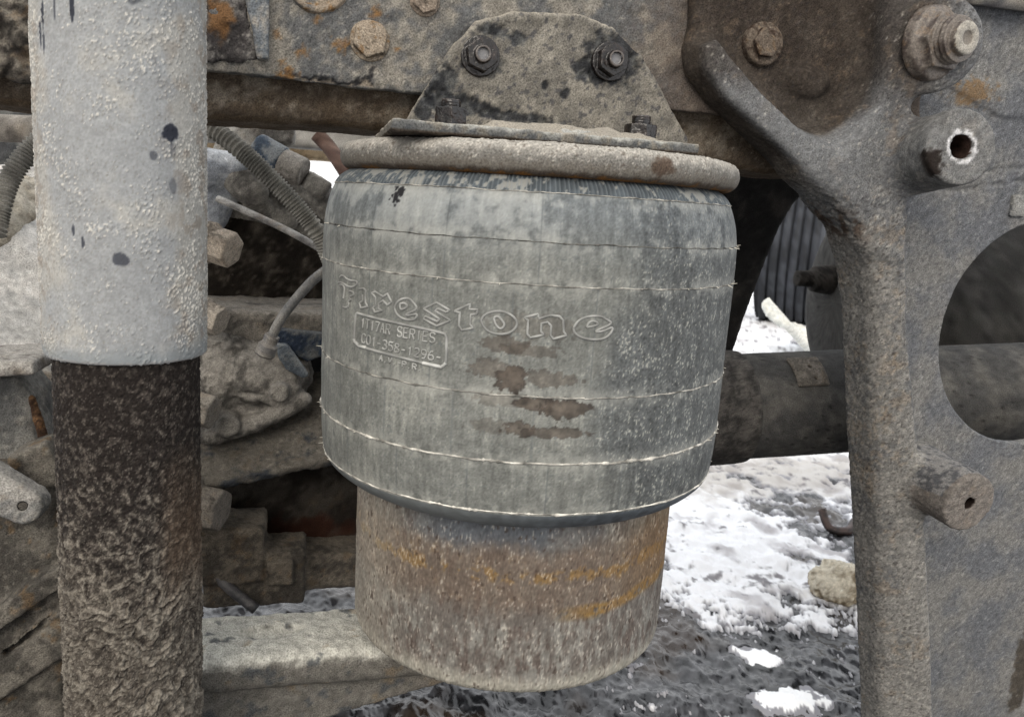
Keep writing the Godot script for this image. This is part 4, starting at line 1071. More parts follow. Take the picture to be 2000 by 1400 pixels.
# ------------------------------------------------------------------ plate with the big hole
func build_plate() -> void:
	var o := thing("side_plate", "blue-grey steel plate with a large round hole, behind the cast hanger", "steel plate")
	var outline := PackedVector2Array([Vector2(0.3159, 0.0283), Vector2(0.3485, 0.1081), Vector2(0.3352, 0.2863), Vector2(0.6948, 0.3406), Vector2(1.1309, -0.9816), Vector2(0.4635, -0.8447), Vector2(0.3611, -0.2390)])
	var c: Vector3 = Vector3(0.5260, -0.1137, -0.0500)
	var e: Vector3 = Vector3(0.4170, -0.1160, -0.0500)
	var rad := c.distance_to(e)
	var led := PackedVector2Array([Vector2(0.3681, 0.1091), Vector2(0.3902, 0.1095), Vector2(0.6921, 0.1206), Vector2(0.7078, 0.0694), Vector2(0.4611, 0.0836), Vector2(0.4391, 0.0827), Vector2(0.4037, 0.0953), Vector2(0.3821, 0.1019)])
	var led2 := PackedVector2Array([Vector2(0.3517, 0.0437), Vector2(0.3914, 0.0311), Vector2(0.4089, 0.0256), Vector2(0.4509, 0.0374), Vector2(0.7105, 0.0697), Vector2(0.7186, 0.0433), Vector2(0.4754, 0.0290), Vector2(0.4109, 0.0158), Vector2(0.3627, 0.0128)])
	carve(o, "sheet", mats["dust"], Vector3(0.30, -0.80, -0.07), Vector3(0.62, 0.30, -0.035), 0.0019, func(p: Vector3) -> float:
		var d2 := maxf(sd_poly(Vector2(p.x, p.y), outline), maxf(rad - Vector2(p.x - c.x, p.y - c.y).length(), -0.575 - p.y))
		var d := extrude(d2, absf(p.z + 0.054) - 0.005, 0.002)
		d = smin(d, prism(p, led, -0.056, -0.046, 0.002), 0.003)
		return d, func(p: Vector3, n: Vector3) -> float:
		var d := 0.0004 * fb(p, 40.0) + 0.00018 * fb(p, 220.0)
		if n.z > 0.5:
			d -= 0.0028 * (1.0 - ss(0.0008, 0.0026, absf(sd_poly(Vector2(p.x, p.y), led2)))) * ss(-0.1, 0.3, fb(p, 30.0) + 0.25)
		return d, func(p: Vector3, n: Vector3, d: float) -> Color:
		var mott := fb(p, 130.0)
		var cc := Color(0.385, 0.393, 0.408).lerp(Color(0.45, 0.447, 0.44), ss(-0.35, 0.4, fb(p, 14.0) + 0.25 * mott))
		cc = cc * (1.0 + 0.14 * mott + 0.10 * mo(p, 300.0) + 0.14 * mo(p, 520.0))
		var rs := Vector2(0.4071, 0.1010)
		cc = cc.lerp(Color(0.46, 0.36, 0.25), 0.7 * blot(p.x, p.y, rs.x, rs.y, 0.019, 0.009, 1.5 * fb(p, 110.0), 0.5))
		var st := Vector2(0.5880, -0.4796)
		cc = cc.lerp(Color(0.27, 0.25, 0.225) * (1.0 + 0.4 * mott), 0.85 * blot(p.x, p.y, st.x, st.y, 0.012, 0.052, 0.6 * fb(p, 50.0), 0.12))
		cc = cc.lerp(Color(0.68, 0.68, 0.67), 0.5 * ss(0.70, 0.88, mo(p + Vector3(1, 9, 1), 540.0) + 0.25 * mott))
		cc = cc.lerp(Color(0.26, 0.26, 0.27), 0.5 * ss(0.58, 0.74, mo(p, 170.0) + 0.4 * mott))
		cc = cc.lerp(Color(0.50, 0.47, 0.43), 0.5 * ss(0.30, 0.9, -n.z + 0.4) if n.z < 0.4 else 0.0)
		return cc)
	var nub := carve(o, "rivet_nub", mats["dust"], Vector3(-0.014, -0.004, -0.016), Vector3(0.014, 0.01, 0.016), 0.001, func(p: Vector3) -> float: return sd_box(p, Vector3.ZERO, Vector3(0.008, 0.005, 0.010), 0.002) + 0.0015 * fb(p, 120.0), NONE, grimy(Color(0.42, 0.43, 0.44), Color(0.50, 0.50, 0.49), [0.0, 0.9, 0.2, 0.0, 60.0, 3.0]))
	nub.transform = Transform3D(frame_of(Vector3(0, 0, 1)), Vector3(0.4760, 0.0059, -0.0500))

# ------------------------------------------------------------------ shock absorber on the left
func build_shock() -> void:
	var top := Vector3(-0.2558, 0.0902, 0.0756)
	var base := Vector3(-0.2603, -0.3921, 0.0787)
	var axis := (top - base)
	var o := thing("shock_absorber", "shock absorber, pale dust tube above a black oily lower tube, at the left", "shock absorber", base)
	var l := axis.length()
	o.basis = frame_of(axis)
	var rim := (Vector3(-0.2581, -0.1179, 0.0737) - base).dot(axis.normalized())
	var facing := atan2(o.basis.x.dot(Vector3(0.12, 0, 1)), o.basis.z.dot(Vector3(0.12, 0, 1)))
	var marks := []
	for s in [[338,243,0.0055,0.0060,0.95], [247,491,0.0050,0.0042,0.65], [103,50,0.0009,0.009,0.8], [127,40,0.0006,0.008,0.6], [160,40,0.0014,0.009,0.9], [268,12,0.004,0.0035,0.45], [97,88,0.0011,0.008,0.8], [158,440,0.0009,0.004,0.7], [176,462,0.0010,0.004,0.7], [344,345,0.0025,0.005,0.35], [307,290,0.0025,0.003,0.5], [343,275,0.002,0.004,0.35], [104,105,0.0010,0.006,0.7]]:
		marks.append([s[0], s[1], s[2], s[3], s[4]])
	# the marks' places on the tube: angle and height
	var tube_r := 0.0430
	var spots := []
	for s in marks:
		var sx: float = s[0]
		var across: float = (sx - 231.0 - (s[1] / 690.0) * 15.0) / 171.0
		spots.append([facing + asin(clampf(across, -0.98, 0.98)), rim + (700.0 - s[1]) / 1550.0 * 0.42, s[2] * 0.8, s[3] * 0.8, s[4]])
	turned(o, "dust_tube", mats["plain"], PackedVector2Array([Vector2(0.0, l + 0.02), Vector2(tube_r, l + 0.02), Vector2(tube_r, rim + 0.1), Vector2(tube_r, rim + 0.01), Vector2(tube_r - 0.0003, rim + 0.0012), Vector2(tube_r - 0.0012, rim), Vector2(tube_r - 0.003, rim), Vector2(tube_r - 0.003, rim + 0.02)]), 0.00075, facing - 1.8, facing + 1.8, 0.0135, func(p: Vector3, n: Vector3) -> float:
		var crumb := ss(0.52, 0.82, mo(p, 480.0) + 0.8 * fb(p, 34.0) + 0.25 * ss(0.2, 1.2, absf(wrapf(atan2(p.x, p.z) - facing, -PI, PI) + 0.2)))
		return 0.0002 * fb(p, 60.0) + 0.00055 * crumb, func(p: Vector3, n: Vector3, d: float) -> Color:
		var a := atan2(p.x, p.z)
		var big := fb(p, 20.0)
		var mott := fb(p, 140.0)
		var edge := ss(0.45, 1.2, absf(wrapf(a - facing, -PI, PI) + 0.15))
		var c := Color(0.52, 0.527, 0.53).lerp(Color(0.55, 0.546, 0.53), ss(-0.2, 0.3, big + 0.7 * (edge - 0.35)))
		c = c * (1.0 + 0.10 * mott + 0.08 * mo(p, 600.0) + 0.08 * big)
		var f := mo(p, 480.0) + 0.8 * fb(p, 34.0) + 0.25 * edge
		c = c.lerp(Color(0.74, 0.725, 0.69), 0.8 * ss(0.50, 0.82, f))
		c = c.lerp(Color(0.42, 0.41, 0.39), 0.5 * ss(0.15, 0.35, f) * ss(0.5, 0.35, f) * ss(0.0, 0.4, mo(p, 700.0) + 0.4))
		c = c.lerp(Color(0.44, 0.45, 0.455), 0.4 * ss(0.45, 0.8, mo(p + Vector3(5, 0, 5), 520.0) + 0.6 * mott))
		c = c.lerp(Color(0.42, 0.38, 0.34), 0.45 * edge * ss(0.05, 0.35, fb(p, 75.0)))
		for s in spots:
			var u: float = wrapf(a - s[0], -PI, PI) * tube_r
			if absf(u) < 0.016:
				c = c.lerp(Color(0.15, 0.16, 0.19), float(s[4]) * blot(u, p.y, 0.0, s[1], s[2], s[3], 0.16 * mo(p, 300.0) + 0.25 * mott, 0.15))
		c = c.lerp(Color(0.44, 0.46, 0.47), 0.7 * ss(rim + 0.012, rim + 0.002, p.y + 0.004 * big))
		if p.y < rim + 0.0012: c = Color(0.50, 0.50, 0.50)
		return c)
	var br := 0.0388
	turned(o, "lower_tube", mats["dust"], PackedVector2Array([Vector2(br - 0.001, rim + 0.06), Vector2(br, rim - 0.005), Vector2(br, rim - 0.15), Vector2(br + 0.0005, -0.04), Vector2(0.0, -0.04)]), 0.0008, facing - 1.8, facing + 1.8, 0.016, func(p: Vector3, n: Vector3) -> float:
		var down := ss(rim - 0.01, rim - 0.19, p.y)
		var ripple := N.get_noise_3d(p.x * 42.0, p.y * 150.0 + 5.0 * fb(p, 24.0), p.z * 42.0)
		return 0.0007 * fb(p, 120.0) + 0.00055 * mo(p, 420.0) + down * 0.0030 * ripple, func(p: Vector3, n: Vector3, d: float) -> Color:
		var a := wrapf(atan2(p.x, p.z) - facing, -PI, PI)
		var down := ss(rim + 0.005, rim - 0.20, p.y + 0.02 * fb(p, 18.0))
		var mott := fb(p, 170.0)
		var ripple := N.get_noise_3d(p.x * 42.0, p.y * 150.0 + 5.0 * fb(p, 24.0), p.z * 42.0)
		var c := Color(0.165, 0.152, 0.145).lerp(Color(0.27, 0.25, 0.235), ss(0.0, 0.4, mott + 0.3 * mo(p, 300.0)))
		var mud := Color(0.315, 0.295, 0.272).lerp(Color(0.45, 0.428, 0.395), ss(-0.1, 0.32, ripple + 0.3 * mott))
		c = c.lerp(mud * (1.0 + 0.3 * mott), clampf(ss(0.25, 0.9, down + 0.9 * ripple * down + 0.35 * mott + 0.12 * ss(0.3, 1.0, -a)), 0.0, 1.0))
		c = c.lerp(Color(0.56, 0.54, 0.50), (0.38 + 0.1 * down) * ss(0.50, 0.74, mo(p, 820.0) + 0.35 * mott + 0.30 * down))
		c = c.lerp(Color(0.36, 0.30, 0.25), 0.55 * ss(0.35, 0.75, a) * ss(0.15, 0.5, down) * ss(0.95, 0.6, down))
		return c)
	turned(o, "rod", mats["oily"], PackedVector2Array([Vector2(0.012, l + 0.015), Vector2(0.012, rim + 0.05)]), 0.02, 0.0, TAU, 0.4, NONE, grimy(grey(0.2), grey(0.3), [0.0, 0.5, 0.0, 0.0, 30.0, 0.0]))

# ------------------------------------------------------------------ lower beam that carries the piston
func build_beam() -> void:
	var o := thing("lower_beam", "pale muddy steel beam under the rusty piston, with its flat top showing", "beam")
	var yt := -0.350
	var zb := -0.041
	var shape := func(p: Vector3) -> float:
		var lip := sd_box(p, Vector3(-0.10, -0.366, -0.007), Vector3(0.62, 0.0145, 0.035), 0.011)
		var body := sd_box(p, Vector3(-0.12, -0.44, -0.012), Vector3(0.60, 0.085, 0.028), 0.006)
		var d := smin(lip, body, 0.006)
		d = maxf(d, -sd_ell(p, Vector3(-0.1819, -0.3500, -0.0094), Vector3(0.026, 0.008, 0.010)))
		# the underside rises towards the right
		d = maxf(d, (-p.y - 0.392 + (p.x + 0.053) * 0.247) * 0.97)
		d = maxf(d, maxf(p.x - 0.03, -0.285 - p.x))
		return d + 0.0016 * fb(p, 28.0)
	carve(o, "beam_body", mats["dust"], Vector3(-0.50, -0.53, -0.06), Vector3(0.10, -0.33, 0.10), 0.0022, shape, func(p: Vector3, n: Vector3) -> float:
		return 0.0009 * fb(p, 100.0) * (0.5 + 0.5 * n.y) + 0.0003 * fb(p, 240.0), func(p: Vector3, n: Vector3, d: float) -> Color:
		var mott := fb(p, 100.0)
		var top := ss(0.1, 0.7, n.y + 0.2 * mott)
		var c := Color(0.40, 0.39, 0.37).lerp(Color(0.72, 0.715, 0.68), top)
		c = c * (1.0 + 0.22 * mott + 0.10 * mo(p, 300.0))
		c = c.lerp(Color(0.28, 0.29, 0.30), 0.8 * ss(0.30, 0.48, fb(p + Vector3(2, 2, 1), 45.0)))
		c = c.lerp(Color(0.50, 0.42, 0.32), 0.35 * ss(0.30, 0.5, fb(p + Vector3(7, 2, 1), 38.0)))
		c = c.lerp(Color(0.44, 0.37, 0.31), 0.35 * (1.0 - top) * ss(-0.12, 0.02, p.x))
		return c)
	# seat plate under the piston
	turned(o, "seat_plate", mats["dust"], PackedVector2Array([Vector2(0.0, -0.3385), Vector2(0.095, -0.3385), Vector2(0.098, -0.342), Vector2(0.096, -0.350), Vector2(0.0, -0.352)]), 0.003, 0.0, TAU, 0.1, NONE, grimy(grey(0.3), Color(0.42, 0.40, 0.37), [0.0, 0.8, 0.1, 0.1, 30.0, 5.0]))

# ------------------------------------------------------------------ tube, air tank and dark strut behind
func build_pipe_and_tank() -> void:
	var p0 := Vector3(0.2167, -0.2293, -0.1993)
	var p1 := Vector3(0.4366, -0.2157, -0.1891)
	var dir := (p1 - p0).normalized()
	var o := thing("cross_tube", "thick dark grey round steel tube running behind the hanger, with a small tab", "tube", p0)
	o.basis = frame_of(-dir)
	var r := 0.0580
	var to_eye := Vector3(-0.1, 0.3, 1.0)
	var face := atan2(o.basis.x.dot(to_eye), o.basis.z.dot(to_eye))
	var x1 := (Vector3(0.2970, -0.2223, -0.1964) - p0).dot(-dir)
	var colf := func(p: Vector3, n: Vector3, d: float) -> Color:
		var mott := fb(p, 90.0)
		return Color(0.265, 0.264, 0.262).lerp(Color(0.33, 0.325, 0.315), ss(-0.2, 0.3, fb(p, 22.0))) * (1.0 + 0.22 * mott) * (1.0 - 0.3 * ss(0.70, 0.8, mo(p, 120.0)))
	turned(o, "tube_wall", mats["dust"], PackedVector2Array([Vector2(0.0, 0.06), Vector2(r, 0.06), Vector2(r, -0.2), Vector2(r, -0.9), Vector2(0.0, -0.9)]), 0.004, face - 1.7, face + 1.7, 0.03, rough_by(0.0006, 40.0, 0.0002), colf)
	turned(o, "collar", mats["dust"], PackedVector2Array([Vector2(r - 0.002, x1 + 0.0), Vector2(r + 0.0035, x1 - 0.001), Vector2(r + 0.0045, x1 + 0.012), Vector2(r + 0.0045, x1 + 0.05), Vector2(r - 0.002, x1 + 0.051)]), 0.003, face - 1.7, face + 1.7, 0.03, rough_by(0.0006, 60.0, 0.0002), grimy(Color(0.22, 0.215, 0.21), Color(0.31, 0.30, 0.29), [0.0, 0.9, 0.1, 0.0, 40.0, 3.0]))
	var tabc: Vector3 = o.basis.inverse() * (Vector3(0.3562, -0.1748, -0.1565) - p0)
	var ta := atan2(tabc.x, tabc.z)
	carve(o, "tab", mats["dust"], tabc - Vector3(0.04, 0.03, 0.04), tabc + Vector3(0.04, 0.03, 0.04), 0.0015, func(p: Vector3) -> float:
		var q := Vector3(wrapf(atan2(p.x, p.z) - ta, -PI, PI) * r, p.y - tabc.y, Vector2(p.x, p.z).length() - r - 0.001)
		var d := sd_box(q, Vector3.ZERO, Vector3(0.019, 0.018, 0.0022), 0.001)
		d = maxf(d, 0.0022 - Vector2(q.x - 0.004, q.y + 0.002).length())
		return maxf(d, 0.0016 - Vector2(q.x + 0.011, q.y + 0.003).length()), rough_by(0.0004, 90.0, 0.0), grimy(Color(0.34, 0.325, 0.305), Color(0.42, 0.40, 0.375), [0.0, 0.9, 0.2, 0.1, 50.0, 3.0]))
	# air tank further back
	var t0 := Vector3(0.6203, -0.1385, -0.4948)
	var tr := 0.185
	var tk := thing("air_tank", "dark grey air tank with a domed end and a drain plug, behind the cross tube", "air tank", t0 + Vector3(0.02, 0.0, 0.0))
	tk.basis = frame_of(Vector3(-1, 0, -0.10))
	turned(tk, "tank_shell", mats["dust"], PackedVector2Array([Vector2(0.0, 0.02), Vector2(0.07, 0.014), Vector2(0.13, -0.005), Vector2(0.168, -0.03), Vector2(tr, -0.065), Vector2(tr, -0.12), Vector2(tr, -0.9), Vector2(0.0, -0.92)]), 0.01, 0.0, TAU, 0.05, NONE, grimy(Color(0.22, 0.218, 0.213), Color(0.27, 0.267, 0.26), [0.0, 0.9, 0.0, 0.0, 14.0, 3.0]))
	var pl := tk.basis.inverse() * (Vector3(0.6000, -0.1064, -0.5196) - tk.position)
	turned(tk, "drain_plug", mats["dust"], PackedVector2Array([Vector2(0.0, 0.075), Vector2(0.012, 0.074), Vector2(0.013, 0.050), Vector2(0.019, 0.048), Vector2(0.023, 0.025), Vector2(0.023, -0.05)]), 0.003, 0.0, TAU, 0.2, NONE, grimy(Color(0.14, 0.135, 0.13), Color(0.24, 0.23, 0.22), [0.0, 0.8, 0.0, 0.0, 40.0, 3.0])).position = Vector3(pl.x, 0.0, pl.z)
	# dark strut behind the spring
	var st := thing("dark_strut", "black tapering strut behind the right side of the air spring", "strut")
	var sp := PackedVector2Array([Vector2(0.2066, 0.0419), Vector2(0.3936, 0.0343), Vector2(0.3895, 0.0182), Vector2(0.3700, 0.0001), Vector2(0.3547, -0.0285), Vector2(0.3395, -0.0781), Vector2(0.3235, -0.1342), Vector2(0.3106, -0.1912), Vector2(0.2916, -0.2769), Vector2(0.2272, -0.2761)])
	carve(st, "strut_body", mats["dust"], Vector3(0.10, -0.40, -0.32), Vector3(0.42, 0.08, -0.22), 0.004, func(p: Vector3) -> float: return prism(p, sp, -0.29, -0.24, 0.006), rough_by(0.0008, 60.0, 0.0), grimy(Color(0.14, 0.138, 0.135), Color(0.22, 0.21, 0.20), [-0.1, 0.8, 0.0, 0.0, 20.0, 3.0]))

# ------------------------------------------------------------------ behind, between the shock and the spring
func lumpy(parent: Node, called: String, f: Callable, lo: Vector3, hi: Vector3, h: float, amp: float, base: Color, dust: Color, k: Array, mat := "dust") -> MeshInstance3D:
	return carve(parent, called, mats[mat], lo, hi, h, func(p: Vector3) -> float: return float(f.call(p)) + amp * fb(p, 30.0), rough_by(amp * 0.6, 95.0, 0.0003), grimy(base, dust, k))

func box_about(c: Vector3, s: Vector3) -> Array:
	return [c - s, c + s]

func build_axle_side() -> void:
	# brake calliper: a lumpy casting
	var cal := thing("brake_calliper", "mud-caked lumpy brake casting with a brake pipe running into it, left of the spring", "brake part")
	var body := PackedVector2Array([Vector2(-0.2696, -0.1650), Vector2(-0.2406, -0.1592), Vector2(-0.2113, -0.1664), Vector2(-0.1813, -0.1711), Vector2(-0.1618, -0.1922), Vector2(-0.1574, -0.2112), Vector2(-0.1665, -0.2321), Vector2(-0.1870, -0.2464), Vector2(-0.2114, -0.2606), Vector2(-0.2386, -0.2746), Vector2(-0.2565, -0.2701), Vector2(-0.2630, -0.2440), Vector2(-0.2705, -0.2226)])
	var ca := Vector3(-0.1888, -0.2115, -0.2220)
	var cn := Vector3(-0.1859, -0.2147, -0.2120)
	var cb := Vector3(-0.2346, -0.2491, -0.2140)
	lumpy(cal, "casting", func(p: Vector3) -> float:
		var d := prism(p, body, -0.33, -0.236, 0.014) + 0.007 * absf(fb(p, 24.0)) - 0.003
		d = smin(d, sd_ell(p, Vector3(-0.2126, -0.2039, -0.2380), Vector3(0.026, 0.029, 0.020)) + 0.003 * absf(fb(p + Vector3(1, 0, 0), 40.0)), 0.005)
		d = smin(d, sd_ell(p, Vector3(-0.2459, -0.2094, -0.2380), Vector3(0.020, 0.034, 0.014)) + 0.006 * absf(fb(p + Vector3(1, 3, 0), 45.0)), 0.005)
		d = smin(d, sd_cap(p, Vector3(-0.2529, -0.2627, -0.2320), Vector3(-0.2092, -0.2498, -0.2300), 0.011, 0.009), 0.004)
		d = smin(d, sd_cap(p, Vector3(-0.2092, -0.2498, -0.2300), Vector3(-0.1640, -0.2271, -0.2320), 0.009, 0.009), 0.004)
		d = smin(d, sd_cyl(p, ca - Vector3(0, 0, 0.03), ca, 0.0225, 0.021, 0.005), 0.004)
		d = smin(d, sd_cyl(p, cn - Vector3(0, 0, 0.03), cn, 0.0108, 0.0100, 0.003), 0.002)
		d = smin(d, sd_cyl(p, cb - Vector3(0, 0, 0.03), cb, 0.0135, 0.0115, 0.004), 0.003)
		# creases between the lobes
		d = maxf(d, -(sd_cap(p, Vector3(-0.2131, -0.2432, -0.2180), Vector3(-0.1768, -0.2245, -0.2160), 0.0045, 0.0030) + 0.001 * fb(p, 60.0)))
		return maxf(d, -(sd_cap(p, Vector3(-0.2276, -0.2184, -0.2220), Vector3(-0.2012, -0.2204, -0.2200), 0.0040, 0.0030) + 0.001 * fb(p, 60.0))), Vector3(-0.36, -0.36, -0.36), Vector3(-0.10, -0.14, -0.19), 0.0021, 0.0012, Color(0.37, 0.36, 0.345), Color(0.54, 0.525, 0.50), [0.0, 1.0, 0.15, 0.0, 26.0, 5.0])
	var flap := PackedVector2Array([Vector2(-0.1905, -0.1685), Vector2(-0.1799, -0.1683), Vector2(-0.1582, -0.1990), Vector2(-0.1640, -0.2022), Vector2(-0.1798, -0.1940), Vector2(-0.1871, -0.1828)])
	lumpy(cal, "torn_flap", func(p: Vector3) -> float: return prism(p, flap, -0.232, -0.222, 0.002), Vector3(-0.24, -0.24, -0.25), Vector3(-0.12, -0.15, -0.205), 0.0016, 0.0010, Color(0.40, 0.43, 0.46), Color(0.56, 0.57, 0.57), [0.0, 0.9, 0.2, 0.0, 40.0, 5.0])
	var pad := PackedVector2Array([Vector2(-0.2001, -0.1627), Vector2(-0.1879, -0.1547), Vector2(-0.1408, -0.1578), Vector2(-0.1405, -0.1799), Vector2(-0.1605, -0.1881), Vector2(-0.1730, -0.1804)])
	lumpy(cal, "blue_shield", func(p: Vector3) -> float: return prism(p, pad, -0.29, -0.232, 0.003), Vector3(-0.24, -0.22, -0.31), Vector3(-0.09, -0.13, -0.22), 0.0022, 0.0012, Color(0.21, 0.245, 0.30), Color(0.42, 0.42, 0.41), [-0.1, 0.8, 0.2, 0.0, 40.0, 5.0])
	# bench of dirt behind it and the shaded plate above
	var sh := thing("brake_shield", "big dark dirty plate behind the corrugated conduit, left of the spring", "shield plate")
	var shp := PackedVector2Array([Vector2(-0.2583, -0.0361), Vector2(-0.2345, -0.0419), Vector2(-0.1857, -0.0632), Vector2(-0.1294, -0.0933), Vector2(-0.0943, -0.1124), Vector2(-0.0928, -0.1723), Vector2(-0.2839, -0.1766), Vector2(-0.2750, -0.1079)])
	lumpy(sh, "plate", func(p: Vector3) -> float: return prism(p, shp, -0.40, -0.36, 0.006), Vector3(-0.42, -0.22, -0.42), Vector3(-0.06, 0.02, -0.34), 0.0036, 0.003, Color(0.175, 0.160, 0.145), Color(0.32, 0.30, 0.275), [-0.12, 1.0, 0.2, 0.0, 30.0, 5.0])
	pipe_run(sh, "edge_rod", mats["dust"], PackedVector3Array([Vector3(-0.2503, -0.0329, -0.2921), Vector3(-0.2272, -0.0415, -0.2793), Vector3(-0.1816, -0.0593, -0.2539), Vector3(-0.1421, -0.0780, -0.2298), Vector3(-0.1178, -0.0888, -0.2163)]), 0.005, func(i: int) -> float: return 0.0036, 10, grimy(Color(0.54, 0.53, 0.52), Color(0.70, 0.69, 0.67), [0.2, 0.9, 0.1, 0.2, 30.0, 1.0]))
	lumpy(sh, "dirt_ledge", func(p: Vector3) -> float: return sd_box(p, Vector3(-0.2038, -0.1567, -0.3000), Vector3(0.13, 0.018, 0.06), 0.006), Vector3(-0.36, -0.21, -0.40), Vector3(-0.05, -0.11, -0.20), 0.0030, 0.0022, Color(0.36, 0.347, 0.33), Color(0.51, 0.49, 0.46), [0.1, 1.0, 0.3, 0.1, 26.0, 7.0])
	# clutter above the plate
	var kn := thing("steering_knuckle", "grey knuckle of muddy bolts and lugs above the dark plate, beside the shock absorber", "knuckle")
	lumpy(kn, "lugs", func(p: Vector3) -> float:
		var d := minf(sd_cap(p, Vector3(-0.2342, 0.0155, -0.3600), Vector3(-0.1416, -0.0365, -0.3600), 0.028, 0.020), sd_cap(p, Vector3(-0.2482, -0.0375, -0.3900), Vector3(-0.1292, -0.0658, -0.3900), 0.034, 0.026))
		d = smin(d, sd_box((p - Vector3(-0.1539, -0.0135, -0.3100)).rotated(Vector3(0, 0, 1), 0.5), Vector3.ZERO, Vector3(0.013, 0.010, 0.013), 0.003), 0.005)
		d = smin(d, sd_cap(p, Vector3(-0.1740, -0.0083, -0.3200), Vector3(-0.1365, -0.0382, -0.3200), 0.012, 0.016), 0.008)
		d = smin(d, sd_cap(p, Vector3(-0.2377, -0.0097, -0.3300), Vector3(-0.2203, -0.0245, -0.3300), 0.016, 0.017), 0.006)
		d = smin(d, sd_cap(p, Vector3(-0.2177, -0.0380, -0.3500), Vector3(-0.1854, -0.0527, -0.3500), 0.014, 0.012), 0.008)
		d = smin(d, sd_box(p, Vector3(-0.2077, 0.0400, -0.3600), Vector3(0.030, 0.012, 0.02), 0.004), 0.006)
		d = maxf(d, -sd_ell(p, Vector3(-0.1912, -0.0279, -0.3000), Vector3(0.022, 0.014, 0.03)))
		return d, Vector3(-0.36, -0.10, -0.42), Vector3(-0.05, 0.10, -0.27), 0.0026, 0.0022, Color(0.46, 0.447, 0.43), Color(0.62, 0.605, 0.575), [0.1, 1.0, 0.2, 0.1, 24.0, 2.0])
	lumpy(kn, "sleeve", func(p: Vector3) -> float: return sd_cyl(p, Vector3(-0.2150, 0.0200, -0.3150), Vector3(-0.1881, 0.0071, -0.3050), 0.0165, 0.0165, 0.002), Vector3(-0.26, -0.04, -0.36), Vector3(-0.13, 0.08, -0.27), 0.0020, 0.0006, Color(0.33, 0.37, 0.42), Color(0.55, 0.56, 0.56), [-0.05, 0.9, 0.2, 0.0, 40.0, 2.0])
	lumpy(kn, "end_nut", func(p: Vector3) -> float: return sd_cyl(p, Vector3(-0.1891, 0.0070, -0.3050), Vector3(-0.1663, -0.0020, -0.2970), 0.0155, 0.0150, 0.0015), Vector3(-0.22, -0.05, -0.34), Vector3(-0.10, 0.07, -0.26), 0.0018, 0.0004, Color(0.46, 0.44, 0.415), Color(0.60, 0.58, 0.55), [0.1, 1.0, 0.2, 0.05, 24.0, 4.0])
	lumpy(kn, "side_arm", func(p: Vector3) -> float:
		return smin(sd_cap(p, Vector3(-0.2670, -0.0038, -0.3300), Vector3(-0.2392, -0.0019, -0.3300), 0.022, 0.016), sd_cap(p, Vector3(-0.2719, -0.0787, -0.3400), Vector3(-0.2491, -0.0128, -0.3500), 0.014, 0.020), 0.01), Vector3(-0.40, -0.10, -0.40), Vector3(-0.22, 0.06, -0.28), 0.0030, 0.003, Color(0.66, 0.68, 0.71), Color(0.82, 0.83, 0.84), [0.0, 0.9, 0.1, 0.0, 24.0, 2.0])
	for s in [[Vector3(-0.2502, -0.0727, -0.2210), Vector3(1.0, -0.25, 0.55), 0.0175, 0.026, Color(0.60, 0.56, 0.51), "pale hex bolt head sticking out beside the shock absorber, at the corrugated conduit"], [Vector3(-0.2548, -0.1385, -0.2090), Vector3(1.0, -0.3, 0.5), 0.0145, 0.020, Color(0.58, 0.55, 0.51), "smaller pale hex bolt head above the brake casting, beside the shock absorber"], [Vector3(-0.2621, -0.2237, -0.1938), Vector3(1.0, -0.2, 0.4), 0.0165, 0.020, Color(0.50, 0.48, 0.45), "grey hex bolt end between the brake casting and the black lower tube"], [Vector3(-0.2667, -0.3206, -0.1965), Vector3(1.0, -0.1, 0.4), 0.022, 0.032, Color(0.42, 0.40, 0.375), "darker grey hex bolt head low down, above the stepped clamp block"]]:
		var bolt := thing("hex_bolt", s[5], "bolt", s[0], "bolts sticking out behind the shock absorber")
		bolt.basis = frame_of(s[1])
		var rr: float = s[2]
		var hh: float = s[3]
		carve(bolt, "bolt_head", mats["dust"], Vector3(-rr * 1.3, -0.05, -rr * 1.3), Vector3(rr * 1.3, hh + 0.006, rr * 1.3), rr / 11.0, func(p: Vector3) -> float:
			return minf(sd_hex(p, rr, hh), minf(sd_cyl(p, Vector3(0, -0.048, 0), Vector3(0, 0.0, 0), rr * 0.7, rr * 0.7, 0.002), sd_cyl(p, Vector3(0, -0.004, 0), Vector3(0, 0.003, 0), rr * 1.15, rr * 1.15, 0.001))), rough_by(0.0006, 60.0, 0.0002), grimy(s[4] * 0.75, s[4] * 1.1, [0.25, 1.0, 0.2, 0.1, 40.0, rr * 100.0]))
	# corrugated conduit and brake pipe
	var co := thing("corrugated_conduit", "grey corrugated plastic conduit running down from the rail to the spring", "conduit")
	pipe_run(co, "conduit_wall", mats["dust"], PackedVector3Array([Vector3(-0.2563, 0.0366, -0.2025), Vector3(-0.2364, 0.0246, -0.1951), Vector3(-0.2164, 0.0099, -0.1872), Vector3(-0.1923, -0.0116, -0.1821), Vector3(-0.1679, -0.0371, -0.1814), Vector3(-0.1496, -0.0600, -0.1828), Vector3(-0.1376, -0.0873, -0.1901)]), 0.0009, func(i: int) -> float: return 0.0078 + 0.0010 * sin(i * TAU / 5.6), 16, func(p: Vector3, n: Vector3, d: float) -> Color: return Color(0.56, 0.55, 0.52) * (1.0 + 0.3 * fb(p, 60.0)))
	var bp := thing("brake_pipe", "thin grey brake pipe curving from the brake casting up behind the spring", "brake pipe")
